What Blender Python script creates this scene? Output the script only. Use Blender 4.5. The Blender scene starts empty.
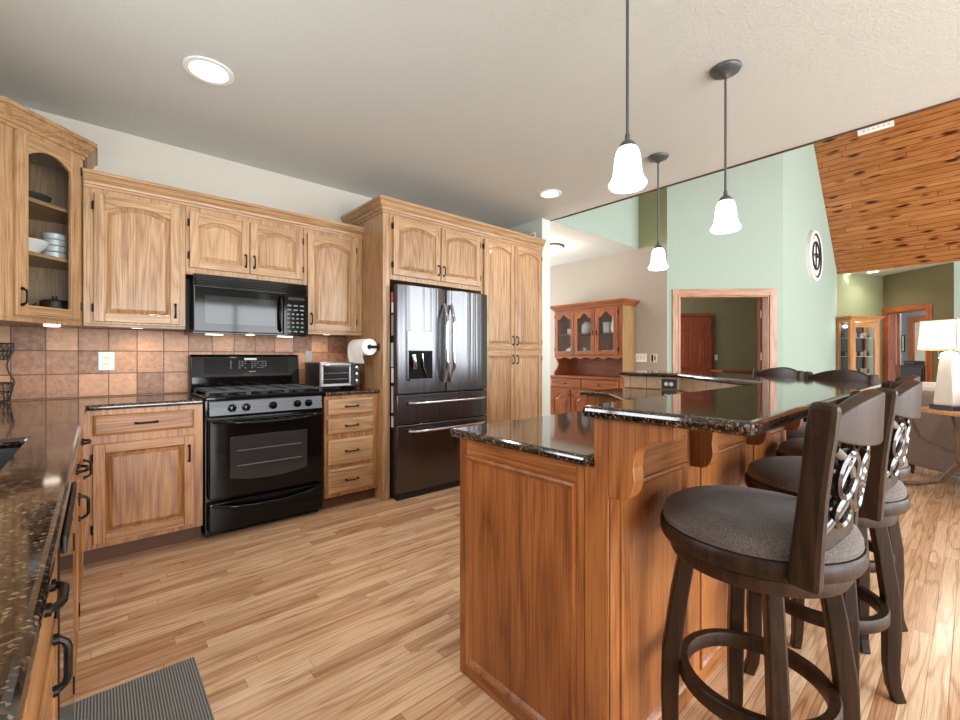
import bpy, bmesh, math, random
from mathutils import Vector, Matrix, noise
random.seed(7)
PI = math.pi
S = bpy.context.scene
COL = S.collection

# ------------------------------------------------------------------ camera, world, lights, exposure
cam = bpy.data.cameras.new('camera'); cam_o = bpy.data.objects.new('camera', cam); COL.objects.link(cam_o)
cam_o.location = (0, 0, 1.185); cam_o.rotation_euler = (PI/2, 0, -math.radians(41.35))
cam.sensor_width = 36; cam.lens = 434.4/960*36; cam.shift_y = -3.35/960; cam.clip_start = 0.02
S.camera = cam_o
S.view_settings.view_transform = 'Standard'; S.view_settings.look = 'None'
S.view_settings.gamma = 1; S.view_settings.exposure = 0.34
try: S.view_settings.use_curve_mapping = False
except Exception: pass
W = bpy.data.worlds.new('world'); S.world = W; W.use_nodes = True
bg = W.node_tree.nodes['Background']; bg.inputs[0].default_value = (0.85, 0.93, 1, 1); bg.inputs[1].default_value = 1.4
S.cycles.use_denoising = True
S.cycles.max_bounces = 8; S.cycles.diffuse_bounces = 5; S.cycles.glossy_bounces = 4
S.cycles.transparent_max_bounces = 12; S.cycles.sample_clamp_indirect = 6

def area(name, loc, target, sx, sy, power, color=(1, 1, 1)):
    l = bpy.data.lights.new(name, 'AREA'); l.shape = 'RECTANGLE'; l.size = sx; l.size_y = sy; l.energy = power; l.color = color
    o = bpy.data.objects.new(name, l); COL.objects.link(o); o.location = loc
    o.rotation_euler = (Vector(target)-Vector(loc)).to_track_quat('-Z', 'Y').to_euler()
    return o
def spot(name, loc, target, power, angle=130, blend=.8, r=.05, color=(1, .93, .82)):
    l = bpy.data.lights.new(name, 'SPOT'); l.energy = power; l.spot_size = math.radians(angle); l.spot_blend = blend
    l.shadow_soft_size = r; l.color = color
    o = bpy.data.objects.new(name, l); COL.objects.link(o); o.location = loc
    o.rotation_euler = (Vector(target)-Vector(loc)).to_track_quat('-Z', 'Y').to_euler()
    return o
def point(name, loc, power, r=.04, color=(1, .9, .75)):
    l = bpy.data.lights.new(name, 'POINT'); l.energy = power; l.shadow_soft_size = r; l.color = color
    o = bpy.data.objects.new(name, l); COL.objects.link(o); o.location = loc
    return o
DAY = (.93, .97, 1)
# daylight through the windows behind the viewer and along the great room
area('daylight_patio_door', (1.6, -3.36, 1.2), (1.6, 0, 1.1), 3.2, 2.1, 225, DAY)
area('daylight_great_room', (7.2, -4.9, 2.1), (7.2, 0, 1.9), 5.2, 3.4, 430, DAY)
area('daylight_sink_window', (-.84, 1.75, 1.65), (1, 1.75, 1.4), 1.1, .9, 30, DAY)
area('daylight_dining_window', (4.9, 6.1, 1.5), (4.9, 3, 1.4), 1.5, 1.5, 60, DAY)
area('den_fill_light', (6.9, 4.9, 1.7), (8.8, 3.9, 1.2), 1.2, 1.2, 60, DAY)  # fill light added inside the den to brighten it; no window there
area('far_room_area_light', (13.2, .1, 1.9), (13.6, 1.4, 1.3), .9, 1.0, 22, DAY)  # area light standing inside the far room, whose walls have no window

# ------------------------------------------------------------------ mesh helpers
class MB:
    def __init__(s): s.bm = bmesh.new(); s.mi = 0; s.M = None
    def _fin(s, vs, fs):
        if s.M is not None:
            for v in vs: v.co = s.M @ v.co
        for f in fs: f.material_index = s.mi
    def box(s, x0, x1, y0, y1, z0, z1):
        if x0 > x1: x0, x1 = x1, x0
        if y0 > y1: y0, y1 = y1, y0
        if z0 > z1: z0, z1 = z1, z0
        c = [s.bm.verts.new(p) for p in ((x0,y0,z0),(x1,y0,z0),(x1,y1,z0),(x0,y1,z0),(x0,y0,z1),(x1,y0,z1),(x1,y1,z1),(x0,y1,z1))]
        fs = [s.bm.faces.new([c[i] for i in q]) for q in ((3,2,1,0),(4,5,6,7),(0,1,5,4),(1,2,6,5),(2,3,7,6),(3,0,4,7))]
        s._fin(c, fs); return s
    def prism(s, pts, axis, a, b):
        # pts: 2D polygon, extruded along axis from a to b ('x': pts=(y,z), 'y': pts=(x,z), 'z': pts=(x,y))
        def P(p, h):
            return (h, p[0], p[1]) if axis == 'x' else ((p[0], h, p[1]) if axis == 'y' else (p[0], p[1], h))
        A = [s.bm.verts.new(P(p, a)) for p in pts]; B = [s.bm.verts.new(P(p, b)) for p in pts]
        fs = [s.bm.faces.new(A[::-1]), s.bm.faces.new(B)]
        n = len(pts)
        for i in range(n): fs.append(s.bm.faces.new((A[i], A[(i+1) % n], B[(i+1) % n], B[i])))
        s._fin(A+B, fs); return s
    def loops(s, rings, cap0=True, cap1=True, closed=True):
        R = [[s.bm.verts.new(p) for p in r] for r in rings]; fs = []
        n = len(R[0])
        for a, b in zip(R[:-1], R[1:]):
            for i in range(n if closed else n-1):
                fs.append(s.bm.faces.new((a[i], a[(i+1) % n], b[(i+1) % n], b[i])))
        if cap0: fs.append(s.bm.faces.new(R[0][::-1]))
        if cap1: fs.append(s.bm.faces.new(R[-1]))
        s._fin([v for r in R for v in r], fs); return s
    def tube(s, pts, r, n=8, ry=None, caps=True):
        pts = [Vector(p) for p in pts]; rings = []
        rr = r if isinstance(r, (list, tuple)) else [r]*len(pts)
        up = None
        for i, p in enumerate(pts):
            d = (pts[min(i+1, len(pts)-1)]-pts[max(i-1, 0)]).normalized()
            if up is None: up = Vector((0, 0, 1)) if abs(d.z) < .9 else Vector((0, 1, 0))
            a = d.cross(up).normalized(); b = a.cross(d).normalized(); up = b
            k = rr[i]; kb = k if ry is None else k*ry
            rings.append([p+a*(k*math.cos(t))+b*(kb*math.sin(t)) for t in [2*PI*j/n for j in range(n)]])
        return s.loops(rings, caps, caps)
    def bar(s, pts, secs, up=(0, 0, 1)):
        # rectangular section swept along pts; secs: (w,h) each; w along side, h along up-ish
        pts = [Vector(p) for p in pts]; rings = []
        for i, p in enumerate(pts):
            d = (pts[min(i+1, len(pts)-1)]-pts[max(i-1, 0)]).normalized()
            a = d.cross(Vector(up)).normalized(); b = a.cross(d).normalized()
            w, h = secs[i] if isinstance(secs[0], (list, tuple)) else secs
            rings.append([p+a*w/2*i1+b*h/2*i2 for i1, i2 in ((1,1),(-1,1),(-1,-1),(1,-1))])
        return s.loops(rings)
    def lathe(s, prof, c=(0, 0, 0), n=24, sx=1, sy=1, axis='z'):
        rings = []
        for r, z in prof:
            ring = []
            for j in range(n):
                t = 2*PI*j/n; x, y = r*math.cos(t)*sx, r*math.sin(t)*sy
                q = (x, y, z) if axis == 'z' else ((x, -z, y) if axis == 'y' else (z, x, y))
                ring.append((c[0]+q[0], c[1]+q[1], c[2]+q[2]))
            rings.append(ring)
        cl = abs(prof[0][0]-prof[-1][0])+abs(prof[0][1]-prof[-1][1]) < 1e-6
        return s.loops(rings, not cl, not cl)
    def cyl(s, c, r, z0, z1, n=20, axis='z'):
        return s.lathe([(r, z0), (r, z1)], c, n, axis=axis)
    def sphere(s, c, r, n=12, sz=1):
        m = max(4, n//2)
        prof = [(max(r*math.sin(PI*i/m), 1e-4), -r*sz*math.cos(PI*i/m)) for i in range(m+1)]
        return s.lathe(prof, c, n)
    def sweep(s, path, prof, closed=False):
        # mitred sweep in XY. path: 2D points; prof: (out,z); out is to the right of travel
        P = [Vector(p) for p in path]; n = len(P); rings = []
        for i in range(n):
            if closed or 0 < i < n-1:
                d0 = (P[i]-P[i-1]).normalized(); d1 = (P[(i+1) % n]-P[i]).normalized()
            elif i == 0: d0 = d1 = (P[1]-P[0]).normalized()
            else: d0 = d1 = (P[-1]-P[-2]).normalized()
            n0 = Vector((d0.y, -d0.x)); n1 = Vector((d1.y, -d1.x)); m = (n0+n1).normalized(); k = 1/max(.2, m.dot(n0))
            rings.append([(P[i].x+m.x*o*k, P[i].y+m.y*o*k, z) for o, z in prof])
        if closed: rings.append(rings[0]); return s.loops(rings, False, False)
        return s.loops(rings)
    def build(s, name, mats, parent=None, bevel=0, smooth=False, loc=None, rot=0, seg=2, sub=0):
        bmesh.ops.recalc_face_normals(s.bm, faces=s.bm.faces)
        me = bpy.data.meshes.new(name); s.bm.to_mesh(me); s.bm.free()
        for m in (mats if isinstance(mats, (list, tuple)) else [mats]): me.materials.append(m)
        if smooth:
            for p in me.polygons: p.use_smooth = True
            try: me.set_sharp_from_angle(angle=math.radians(40))
            except Exception: pass
        o = bpy.data.objects.new(name, me); COL.objects.link(o)
        if parent is not None: o.parent = parent
        if loc is not None: o.location = loc
        o.rotation_euler.z = rot
        if bevel:
            b = o.modifiers.new('bevel', 'BEVEL'); b.width = bevel; b.segments = seg; b.limit_method = 'ANGLE'; b.angle_limit = math.radians(35)
        if sub:
            b = o.modifiers.new('sub', 'SUBSURF'); b.levels = b.render_levels = sub
        return o

def tag(o, label, cat, group=None, kind=None):
    if label: o['label'] = label
    if cat: o['category'] = cat
    if group: o['group'] = group
    if kind: o['kind'] = kind
    return o
def thing(name, label, cat, loc=(0, 0, 0), rot=0, group=None):
    o = bpy.data.objects.new(name, None); COL.objects.link(o); o.empty_display_size = .05
    o.location = loc; o.rotation_euler.z = rot
    return tag(o, label, cat, group)
def structure(o): o['kind'] = 'structure'; return o
def dup(root, loc, rot=0, label=None, group=None, scale=None):
    r = root.copy(); COL.objects.link(r); r.location = loc; r.rotation_euler.z = rot
    if label: r['label'] = label
    if group: r['group'] = group
    if scale: r.scale = (scale,)*3
    for ch in list(root.children):
        c = ch.copy(); COL.objects.link(c); c.parent = r
        for g in list(ch.children):
            d = g.copy(); COL.objects.link(d); d.parent = c
    return r

# ------------------------------------------------------------------ materials
def lin(c):
    f = lambda v: (v/255/12.92) if v/255 <= .04045 else ((v/255+.055)/1.055)**2.4
    return (f(c[0]), f(c[1]), f(c[2]), 1)
class NT:
    def __init__(s, name):
        s.m = bpy.data.materials.new(name); s.m.use_nodes = True; s.t = s.m.node_tree; s.N = s.t.nodes
        s.b = s.N['Principled BSDF']
    def n(s, typ, **kw):
        k = s.N.new(typ)
        for a, v in kw.items(): setattr(k, a, v)
        return k
    def l(s, a, b): s.t.links.new(a, b)
    def math(s, op, a, b=None, c=None):
        k = s.n('ShaderNodeMath', operation=op)
        for i, v in enumerate((a, b, c)):
            if v is None: continue
            if isinstance(v, (int, float)): k.inputs[i].default_value = v
            else: s.l(v, k.inputs[i])
        return k.outputs[0]
    def ramp(s, fac, stops, interp='LINEAR'):
        k = s.n('ShaderNodeValToRGB'); k.color_ramp.interpolation = interp
        e = k.color_ramp.elements
        while len(e) < len(stops): e.new(.5)
        for el, (p, c) in zip(e, stops): el.position = p; el.color = c
        s.l(fac, k.inputs[0]); return k.outputs[0]
    def mix(s, fac, a, b, blend='MIX'):
        k = s.n('ShaderNodeMix', data_type='RGBA', blend_type=blend)
        for i, v in ((0, fac), (6, a), (7, b)):
            if isinstance(v, (int, float)): k.inputs[i].default_value = v
            elif isinstance(v, (tuple, list)): k.inputs[i].default_value = v
            else: s.l(v, k.inputs[i])
        return k.outputs[2]
    def coords(s, scale=(1, 1, 1), rnd=True, kind='Object'):
        tc = s.n('ShaderNodeTexCoord'); v = tc.outputs[kind]
        if rnd:
            oi = s.n('ShaderNodeObjectInfo'); mul = s.math('MULTIPLY', oi.outputs['Random'], 31.7)
            add = s.n('ShaderNodeVectorMath', operation='ADD'); s.l(v, add.inputs[0]); s.l(mul, add.inputs[1]); v = add.outputs[0]
        mp = s.n('ShaderNodeVectorMath', operation='MULTIPLY'); s.l(v, mp.inputs[0]); mp.inputs[1].default_value = scale
        return mp.outputs[0]
    def noise(s, v, scale, detail=3, rough=.55, out=0, dist=0):
        k = s.n('ShaderNodeTexNoise'); k.inputs['Scale'].default_value = scale; k.inputs['Detail'].default_value = detail
        k.inputs['Roughness'].default_value = rough; k.inputs['Distortion'].default_value = dist
        if v is not None: s.l(v, k.inputs['Vector'])
        return k.outputs[out]
    def bump(s, h, strength=.3, dist=.01):
        k = s.n('ShaderNodeBump'); k.inputs['Strength'].default_value = strength; k.inputs['Distance'].default_value = dist
        s.l(h, k.inputs['Height']); s.l(k.outputs[0], s.b.inputs['Normal'])
    def set(s, color=None, rough=None, metal=None, coat=None, spec=None):
        if color is not None:
            if isinstance(color, tuple): s.b.inputs['Base Color'].default_value = color
            else: s.l(color, s.b.inputs['Base Color'])
        if rough is not None:
            if isinstance(rough, (int, float)): s.b.inputs['Roughness'].default_value = rough
            else: s.l(rough, s.b.inputs['Roughness'])
        if metal is not None: s.b.inputs['Metallic'].default_value = metal
        if coat: s.b.inputs['Coat Weight'].default_value = coat; s.b.inputs['Coat Roughness'].default_value = .12
        if spec is not None: s.b.inputs['Specular IOR Level'].default_value = spec
        return s.m
def plain(name, rgb, rough=.5, metal=0, bump=None, spec=None, var=.06):
    t = NT(name); c = lin(rgb)
    v = t.coords(); nz = t.noise(v, 9, 3)
    dark = tuple(x*(1-var) for x in c[:3])+(1,); lite = tuple(min(1, x*(1+var)) for x in c[:3])+(1,)
    t.set(t.ramp(nz, [(.3, dark), (.7, lite)]), rough, metal, spec=spec)
    if bump: t.bump(t.noise(t.coords(rnd=False), bump[0], 4), bump[1], bump[2])
    return t.m
def wood(name, dark, mid, lite, axis, rough=.38, rings=12, coat=.15, across=1.5, fiber=.5):
    t = NT(name); a = {'x': 0, 'y': 1, 'z': 2}[axis]
    def sc(al, ac): q = [ac]*3; q[a] = al; return tuple(q)
    big = t.noise(t.coords(sc(.55, 4.2*across)), 1.0, 2, .45)
    cont = t.math('PINGPONG', t.math('MULTIPLY', big, rings), .5)
    cont = t.math('POWER', t.math('MULTIPLY', cont, 2), .6)
    fib = t.noise(t.coords(sc(2.5, 130)), 1.0, 3, .6)
    pore = t.noise(t.coords(sc(6, 420)), 1.0, 2, .5)
    tone = t.noise(t.coords(sc(.5, 2.5)), 1.0, 1)
    f = t.math('ADD', t.math('MULTIPLY', cont, .2), t.math('MULTIPLY', fib, fiber+.1))
    f = t.math('ADD', f, t.math('MULTIPLY', tone, .38))
    c = t.ramp(f, [(.32, lin(dark)), (.54, lin(mid)), (.74, lin(lite))])
    pm = t.ramp(pore, [(.36, (0.55, .5, .45, 1)), (.47, (1, 1, 1, 1))])
    c = t.mix(.8, c, pm, 'MULTIPLY')
    t.set(c, rough, coat=coat)
    t.bump(pore, .08, .002)
    return t.m
def planks(name, u, v, w, L, cols, grain_dark, rough=.25, gap=.018, knots=False, coat=0, rings=6, gapcol=(.25, .18, .12, 1), bumpy=.25):
    t = NT(name); tc = t.n('ShaderNodeTexCoord'); sp = t.n('ShaderNodeSeparateXYZ'); t.l(tc.outputs['Object'], sp.inputs[0])
    U = sp.outputs[u]; V = sp.outputs[v]
    row = t.math('FLOOR', t.math('DIVIDE', V, w))
    wn = t.n('ShaderNodeTexWhiteNoise', noise_dimensions='1D'); t.l(row, wn.inputs['W'])
    uo = t.math('ADD', U, t.math('MULTIPLY', wn.outputs['Value'], L*7))
    cell = t.math('FLOOR', t.math('DIVIDE', uo, L))
    wn2 = t.n('ShaderNodeTexWhiteNoise', noise_dimensions='2D')
    cb = t.n('ShaderNodeCombineXYZ'); t.l(row, cb.inputs[0]); t.l(cell, cb.inputs[1]); t.l(cb.outputs[0], wn2.inputs['Vector'])
    r = wn2.outputs['Value']
    n = len(cols); base = t.ramp(r, [((i+.0)/n, lin(c)) for i, c in enumerate(cols)], 'LINEAR')
    gv = t.n('ShaderNodeCombineXYZ')
    t.l(t.math('ADD', t.math('MULTIPLY', U, .9), t.math('MULTIPLY', r, 57)), gv.inputs[0])
    t.l(t.math('ADD', t.math('MULTIPLY', V, 11), t.math('MULTIPLY', r, 91)), gv.inputs[1])
    big = t.noise(gv.outputs[0], 1.0, 2, .45)
    cont = t.math('PINGPONG', t.math('MULTIPLY', big, rings), .5)
    cont = t.ramp(cont, [(0.0, grain_dark), (.2, (1, 1, 1, 1))])
    fv = t.n('ShaderNodeCombineXYZ'); t.l(t.math('MULTIPLY', U, 5), fv.inputs[0]); t.l(t.math('MULTIPLY', V, 260), fv.inputs[1]); t.l(r, fv.inputs[2])
    fib = t.ramp(t.noise(fv.outputs[0], 1, 3, .6), [(.34, (.66, .58, .52, 1)), (.58, (1.0, 1.0, 1.0, 1))])
    c = t.mix(.8, base, cont, 'MULTIPLY'); c = t.mix(.75, c, fib, 'MULTIPLY')
    if knots:
        kv = t.n('ShaderNodeCombineXYZ'); t.l(t.math('MULTIPLY', U, 3.0), kv.inputs[0]); t.l(t.math('MULTIPLY', V, 12.0), kv.inputs[1]); t.l(row, kv.inputs[2])
        vo = t.n('ShaderNodeTexVoronoi'); vo.inputs['Scale'].default_value = 1.0; kd = t.n('ShaderNodeVectorMath', operation='ADD'); kn = t.noise(kv.outputs[0], 1.7, 2, .6, 1); kx = t.n('ShaderNodeVectorMath', operation='SCALE'); t.l(kn, kx.inputs[0]); kx.inputs['Scale'].default_value = .35; t.l(kv.outputs[0], kd.inputs[0]); t.l(kx.outputs[0], kd.inputs[1]); t.l(kd.outputs[0], vo.inputs['Vector'])
        km = t.ramp(vo.outputs['Distance'], [(.12, (.07, .035, .02, 1)), (.2, (.4, .26, .17, 1)), (.32, (1, 1, 1, 1))])
        ks = t.n('ShaderNodeSeparateColor'); t.l(vo.outputs['Color'], ks.inputs[0])
        c = t.mix(t.math('MULTIPLY', t.math('GREATER_THAN', ks.outputs[0], .3), .95), c, km, 'MULTIPLY')
    fr = t.math('FRACT', t.math('DIVIDE', V, w)); e = t.math('MINIMUM', fr, t.math('SUBTRACT', 1.0, fr))
    fu = t.math('FRACT', t.math('DIVIDE', uo, L)); eu = t.math('MULTIPLY', t.math('MINIMUM', fu, t.math('SUBTRACT', 1.0, fu)), L/w)
    ed = t.math('MINIMUM', e, eu)
    gm = t.ramp(ed, [(gap*.4, gapcol), (gap, (1, 1, 1, 1))])
    c = t.mix(1.0, c, gm, 'MULTIPLY')
    t.set(c, rough, coat=coat)
    t.bump(t.ramp(ed, [(0, (0, 0, 0, 1)), (gap*1.6, (1, 1, 1, 1))]), bumpy, .004)
    return t.m

OAK = ((112, 80, 52), (163, 124, 86), (188, 151, 111))
OAK_SHADED = ((100, 58, 28), (150, 98, 54), (182, 130, 80))  # same oak as the uppers; the lower cabinets' shading put into the colour
OAKI = ((98, 52, 23), (144, 84, 41), (172, 110, 58))
oak_z = wood('honey_oak_upright', *OAK, 'z'); oak_x = wood('honey_oak_level', *OAK, 'x')
oak_shaded_z = wood('shaded_oak_upright', *OAK_SHADED, 'z'); oak_shaded_x = wood('shaded_oak_level', *OAK_SHADED, 'x'); oak_shaded_y = wood('shaded_oak_deep', *OAK_SHADED, 'y')
isl_z = wood('island_oak_upright', *OAKI, 'z', across=.6); isl_y = wood('island_oak_level', *OAKI, 'y'); isl_x = wood('island_oak_long', *OAKI, 'x')
cher_z = wood('hutch_oak_upright', (82, 38, 14), (132, 68, 32), (160, 94, 50), 'z'); cher_x = wood('hutch_oak_level', (82, 38, 14), (132, 68, 32), (160, 94, 50), 'x')
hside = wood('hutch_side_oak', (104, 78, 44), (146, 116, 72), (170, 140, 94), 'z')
case_z = wood('casing_oak_upright', (130, 86, 58), (176, 130, 98), (200, 160, 128), 'z'); case_x = wood('casing_oak_level', (130, 86, 58), (176, 130, 98), (200, 160, 128), 'x')
door_z = wood('cherry_door_wood', (84, 28, 12), (128, 52, 26), (150, 70, 38), 'z')
far_z = wood('far_casing_wood', (128, 58, 22), (172, 88, 44), (196, 112, 62), 'z'); far_x = wood('far_casing_level', (128, 58, 22), (172, 88, 44), (196, 112, 62), 'x')
curio_z = wood('curio_oak', (128, 76, 36), (178, 118, 66), (204, 148, 92), 'z')
stoolw = wood('dark_stool_wood', (24, 14, 8), (42, 27, 17), (58, 39, 25), 'z', rough=.42, coat=0)
stoolw.node_tree.nodes['Principled BSDF'].inputs['Specular IOR Level'].default_value = .22
splatw = wood('glossy_carved_wood', (16, 11, 8), (30, 21, 15), (44, 32, 24), 'z', rough=.16, coat=.4)
dresser_w = plain('dark_walnut', (52, 30, 20), .4)
toe = plain('toe_kick_brown', (88, 54, 32), .6)
floor_m = planks('oak_floor_boards', 0, 1, .0572, .95, [(214, 174, 138), (232, 198, 164), (204, 160, 122), (238, 208, 176), (222, 184, 148), (192, 146, 110), (230, 194, 158)], (.62, .5, .4, 1), rough=.26, gap=.022, gapcol=(.5, .4, .3, 1), bumpy=.1)
pine_m = planks('knotty_pine_boards', 1, 2, .066, 2.3, [(170, 112, 62), (182, 124, 72), (162, 104, 56), (190, 132, 80), (174, 116, 66)], (.7, .55, .42, 1), rough=.26, gap=.07, knots=True, gapcol=(.34, .22, .13, 1))

def paint(name, rgb, tex=0.0, scale=60):
    t = NT(name); t.set(lin(rgb), .7)
    if tex:
        v = t.coords(rnd=False)
        n1 = t.noise(v, scale, 4, .6); t.bump(t.ramp(n1, [(.42, (0, 0, 0, 1)), (.62, (1, 1, 1, 1))]), tex, .01)
    else: t.bump(t.noise(t.coords(rnd=False), 140, 3), .06, .003)
    return t.m
ceil_m = paint('knockdown_ceiling_paint', (205, 208, 203), .15, 60)
wallk = paint('kitchen_wall_paint', (196, 190, 178)); wallw = paint('stub_wall_paint', (206, 212, 204))
mint = paint('mint_wall_paint', (162, 181, 168)); taupe = paint('taupe_wall_paint', (172, 162, 150)); olive = paint('olive_wall_paint', (124, 114, 84))
sage = paint('sage_wall_paint', (142, 148, 112)); greyw = paint('grey_room_paint', (150, 150, 152)); whitep = paint('white_trim_paint', (236, 236, 232))

def tile_mat(name, u, v, w, off, rgbA, rgbB, grout):
    t = NT(name); tc = t.n('ShaderNodeTexCoord'); sp = t.n('ShaderNodeSeparateXYZ'); t.l(tc.outputs['Object'], sp.inputs[0])
    U = t.math('DIVIDE', t.math('ADD', sp.outputs[u], off[0]), w); V = t.math('DIVIDE', t.math('ADD', sp.outputs[v], off[1]), w)
    cb = t.n('ShaderNodeCombineXYZ'); t.l(t.math('FLOOR', U), cb.inputs[0]); t.l(t.math('FLOOR', V), cb.inputs[1])
    wn = t.n('ShaderNodeTexWhiteNoise', noise_dimensions='2D'); t.l(cb.outputs[0], wn.inputs['Vector'])
    mot = t.noise(t.coords((1, 1, 1), False), 28, 5, .7)
    f = t.math('ADD', t.math('MULTIPLY', wn.outputs['Value'], .45), t.math('MULTIPLY', mot, .75))
    c = t.ramp(f, [(.3, lin(rgbA)), (.9, lin(rgbB))])
    pit = t.ramp(t.noise(t.coords((1, 1, 1), False), 95, 3, .6), [(.28, (.6, .5, .42, 1)), (.38, (1, 1, 1, 1))])
    c = t.mix(.8, c, pit, 'MULTIPLY')
    fu = t.math('FRACT', U); fv = t.math('FRACT', V)
    e = t.math('MINIMUM', t.math('MINIMUM', fu, t.math('SUBTRACT', 1.0, fu)), t.math('MINIMUM', fv, t.math('SUBTRACT', 1.0, fv)))
    g = t.ramp(e, [(.012, (0, 0, 0, 1)), (.026, (1, 1, 1, 1))])
    c = t.mix(g, lin(grout), c)
    t.set(c, .42); t.bump(g, .5, .004)
    return t.m
tile_m = tile_mat('travertine_tile', 0, 2, .152, (.096, -.919), (112, 74, 52), (200, 150, 114), (104, 68, 48))
tile_i = tile_mat('island_travertine_tile', 1, 2, .152, (0, -.917), (176, 136, 104), (222, 190, 158), (140, 100, 74))

def granite():
    t = NT('brown_black_granite'); v = t.coords((1, 1, 1), False)
    vo = t.n('ShaderNodeTexVoronoi'); vo.inputs['Scale'].default_value = 210; t.l(v, vo.inputs['Vector'])
    sp = t.n('ShaderNodeSeparateColor'); t.l(vo.outputs['Color'], sp.inputs[0])
    c = t.ramp(sp.outputs[0], [(.0, lin((16, 13, 12))), (.42, lin((38, 30, 25))), (.54, lin((88, 66, 50))), (.72, lin((50, 38, 31))), (.9, lin((128, 110, 92)))], 'CONSTANT')
    big = t.ramp(t.noise(v, 18, 3), [(.35, (.55, .55, .55, 1)), (.7, (1.2, 1.15, 1.1, 1))])
    c = t.mix(1.0, c, big, 'MULTIPLY')
    t.set(c, .07, spec=.85); return t.m
granite_m = granite()
black = plain('gloss_black', (8, 8, 9), .07, spec=.3); blackm = plain('matt_black', (20, 20, 21), .5); iron = plain('cast_iron', (26, 26, 27), .45)
blackglass = plain('black_glass', (5, 5, 6), .06, spec=.2); bronze = plain('oil_rubbed_bronze', (28, 24, 22), .38, .6)
sinkm = plain('black_composite', (16, 16, 17), .4)
def brushed(name, rgb, rough, axis=2, k=.12):
    t = NT(name); sc = [260, 260, 260]; sc[axis] = 3
    n = t.noise(t.coords(tuple(sc)), 1, 2)
    t.set(lin(rgb), t.ramp(n, [(.3, (rough*.8,)*3+(1,)), (.7, (rough*1.25,)*3+(1,))]), 1.0)
    t.bump(n, k, .0006); return t.m
def bss_mat():
    t = NT('black_stainless'); n = t.noise(t.coords((7, 7, .16), False), 1, 3, .6); f = t.noise(t.coords((3, 3, 260), False), 1, 2)
    t.set(lin((98, 98, 101)), .24, 1.0); t.bump(n, .35, .03); return t.m
bss = bss_mat(); steel = brushed('brushed_steel', (170, 170, 172), .26, 0); chrome = plain('polished_chrome', (205, 206, 210), .1, 1.0)
graym = plain('pewter_metal', (84, 88, 90), .4, .7); pend = plain('aged_pewter', (88, 92, 92), .45, .5)
white = plain('white_plastic', (240, 240, 238), .4); cream = plain('ivory_plastic', (226, 218, 198), .4); paper = plain('white_paper', (246, 246, 246), .9, bump=(180, .1, .002))
china = plain('white_china', (236, 236, 234), .15); chinab = plain('blue_grey_china', (196, 202, 206), .2)
dgrey = plain('charcoal_plastic', (40, 41, 43), .5)
def emis(name, rgb, k, base=(1, 1, 1, 1)):
    t = NT(name); t.set(base, .4); t.b.inputs['Emission Color'].default_value = lin(rgb); t.b.inputs['Emission Strength'].default_value = k; return t.m
bulb = emis('warm_lamp_glow', (255, 246, 230), 9); glowglass = emis('lit_alabaster_glass', (255, 244, 226), 1.0); shade_m = emis('lit_lamp_shade', (255, 246, 226), .5)
puckm = emis('puck_light_glow', (255, 240, 214), 3)
def glass():
    t = NT('clear_glass'); tr = t.n('ShaderNodeBsdfTransparent'); gl = t.n('ShaderNodeBsdfGlossy'); gl.inputs['Roughness'].default_value = .02
    tr.inputs[0].default_value = (.93, .95, .95, 1)
    lw = t.n('ShaderNodeLayerWeight'); lw.inputs['Blend'].default_value = .5
    fr = t.math('ADD', t.math('MULTIPLY', t.math('POWER', lw.outputs['Facing'], 4), .55), .035)
    mx = t.n('ShaderNodeMixShader'); t.l(fr, mx.inputs[0]); t.l(tr.outputs[0], mx.inputs[1]); t.l(gl.outputs[0], mx.inputs[2])
    t.l(mx.outputs[0], t.N['Material Output'].inputs[0]); return t.m
glass_m = glass()
def fabric(name, a, b, scale=420, rough=.9):
    t = NT(name); v = t.coords(rnd=False); n = t.noise(v, scale, 2, .7); n2 = t.noise(v, 8, 2)
    c = t.ramp(n, [(.36, lin(a)), (.64, lin(b))]); c = t.mix(.25, c, t.ramp(n2, [(.3, (.7, .7, .7, 1)), (.7, (1.1, 1.1, 1.1, 1))]), 'MULTIPLY')
    t.set(c, rough, spec=.2); t.b.inputs['Sheen Weight'].default_value = .25; t.bump(n, .35, .002); return t.m
seatf = fabric('grey_brown_tweed', (58, 51, 48), (116, 106, 100)); sofaf = fabric('brown_sofa_tweed', (88, 73, 65), (140, 122, 112), 260); sofal = fabric('lit_sofa_tweed', (168, 158, 152), (206, 196, 190), 260)  # sofal: sofa tweed paled, with lamp and window light in its colour
def rug():
    t = NT('grey_ribbed_mat'); tc = t.n('ShaderNodeTexCoord'); sp = t.n('ShaderNodeSeparateXYZ'); t.l(tc.outputs['Object'], sp.inputs[0])
    k = t.math('SINE', t.math('MULTIPLY', sp.outputs[0], 2*PI/.0085)); k2 = t.math('SINE', t.math('MULTIPLY', sp.outputs[1], 2*PI/.012))
    h = t.math('ADD', t.math('MULTIPLY', k, .35), t.math('MULTIPLY', k2, .12)); h = t.math('ADD', h, .5)
    c = t.ramp(h, [(.2, lin((92, 92, 91))), (.8, lin((150, 148, 144)))]); t.set(c, .9, spec=.2); t.bump(h, .6, .004); return t.m
rug_m = rug()
stone = plain('mercury_glass', (214, 208, 198), .25, .25, bump=(60, .3, .004))
branch = wood('driftwood', (58, 38, 24), (92, 64, 44), (120, 90, 66), 'z', rough=.5, coat=0)

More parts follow.
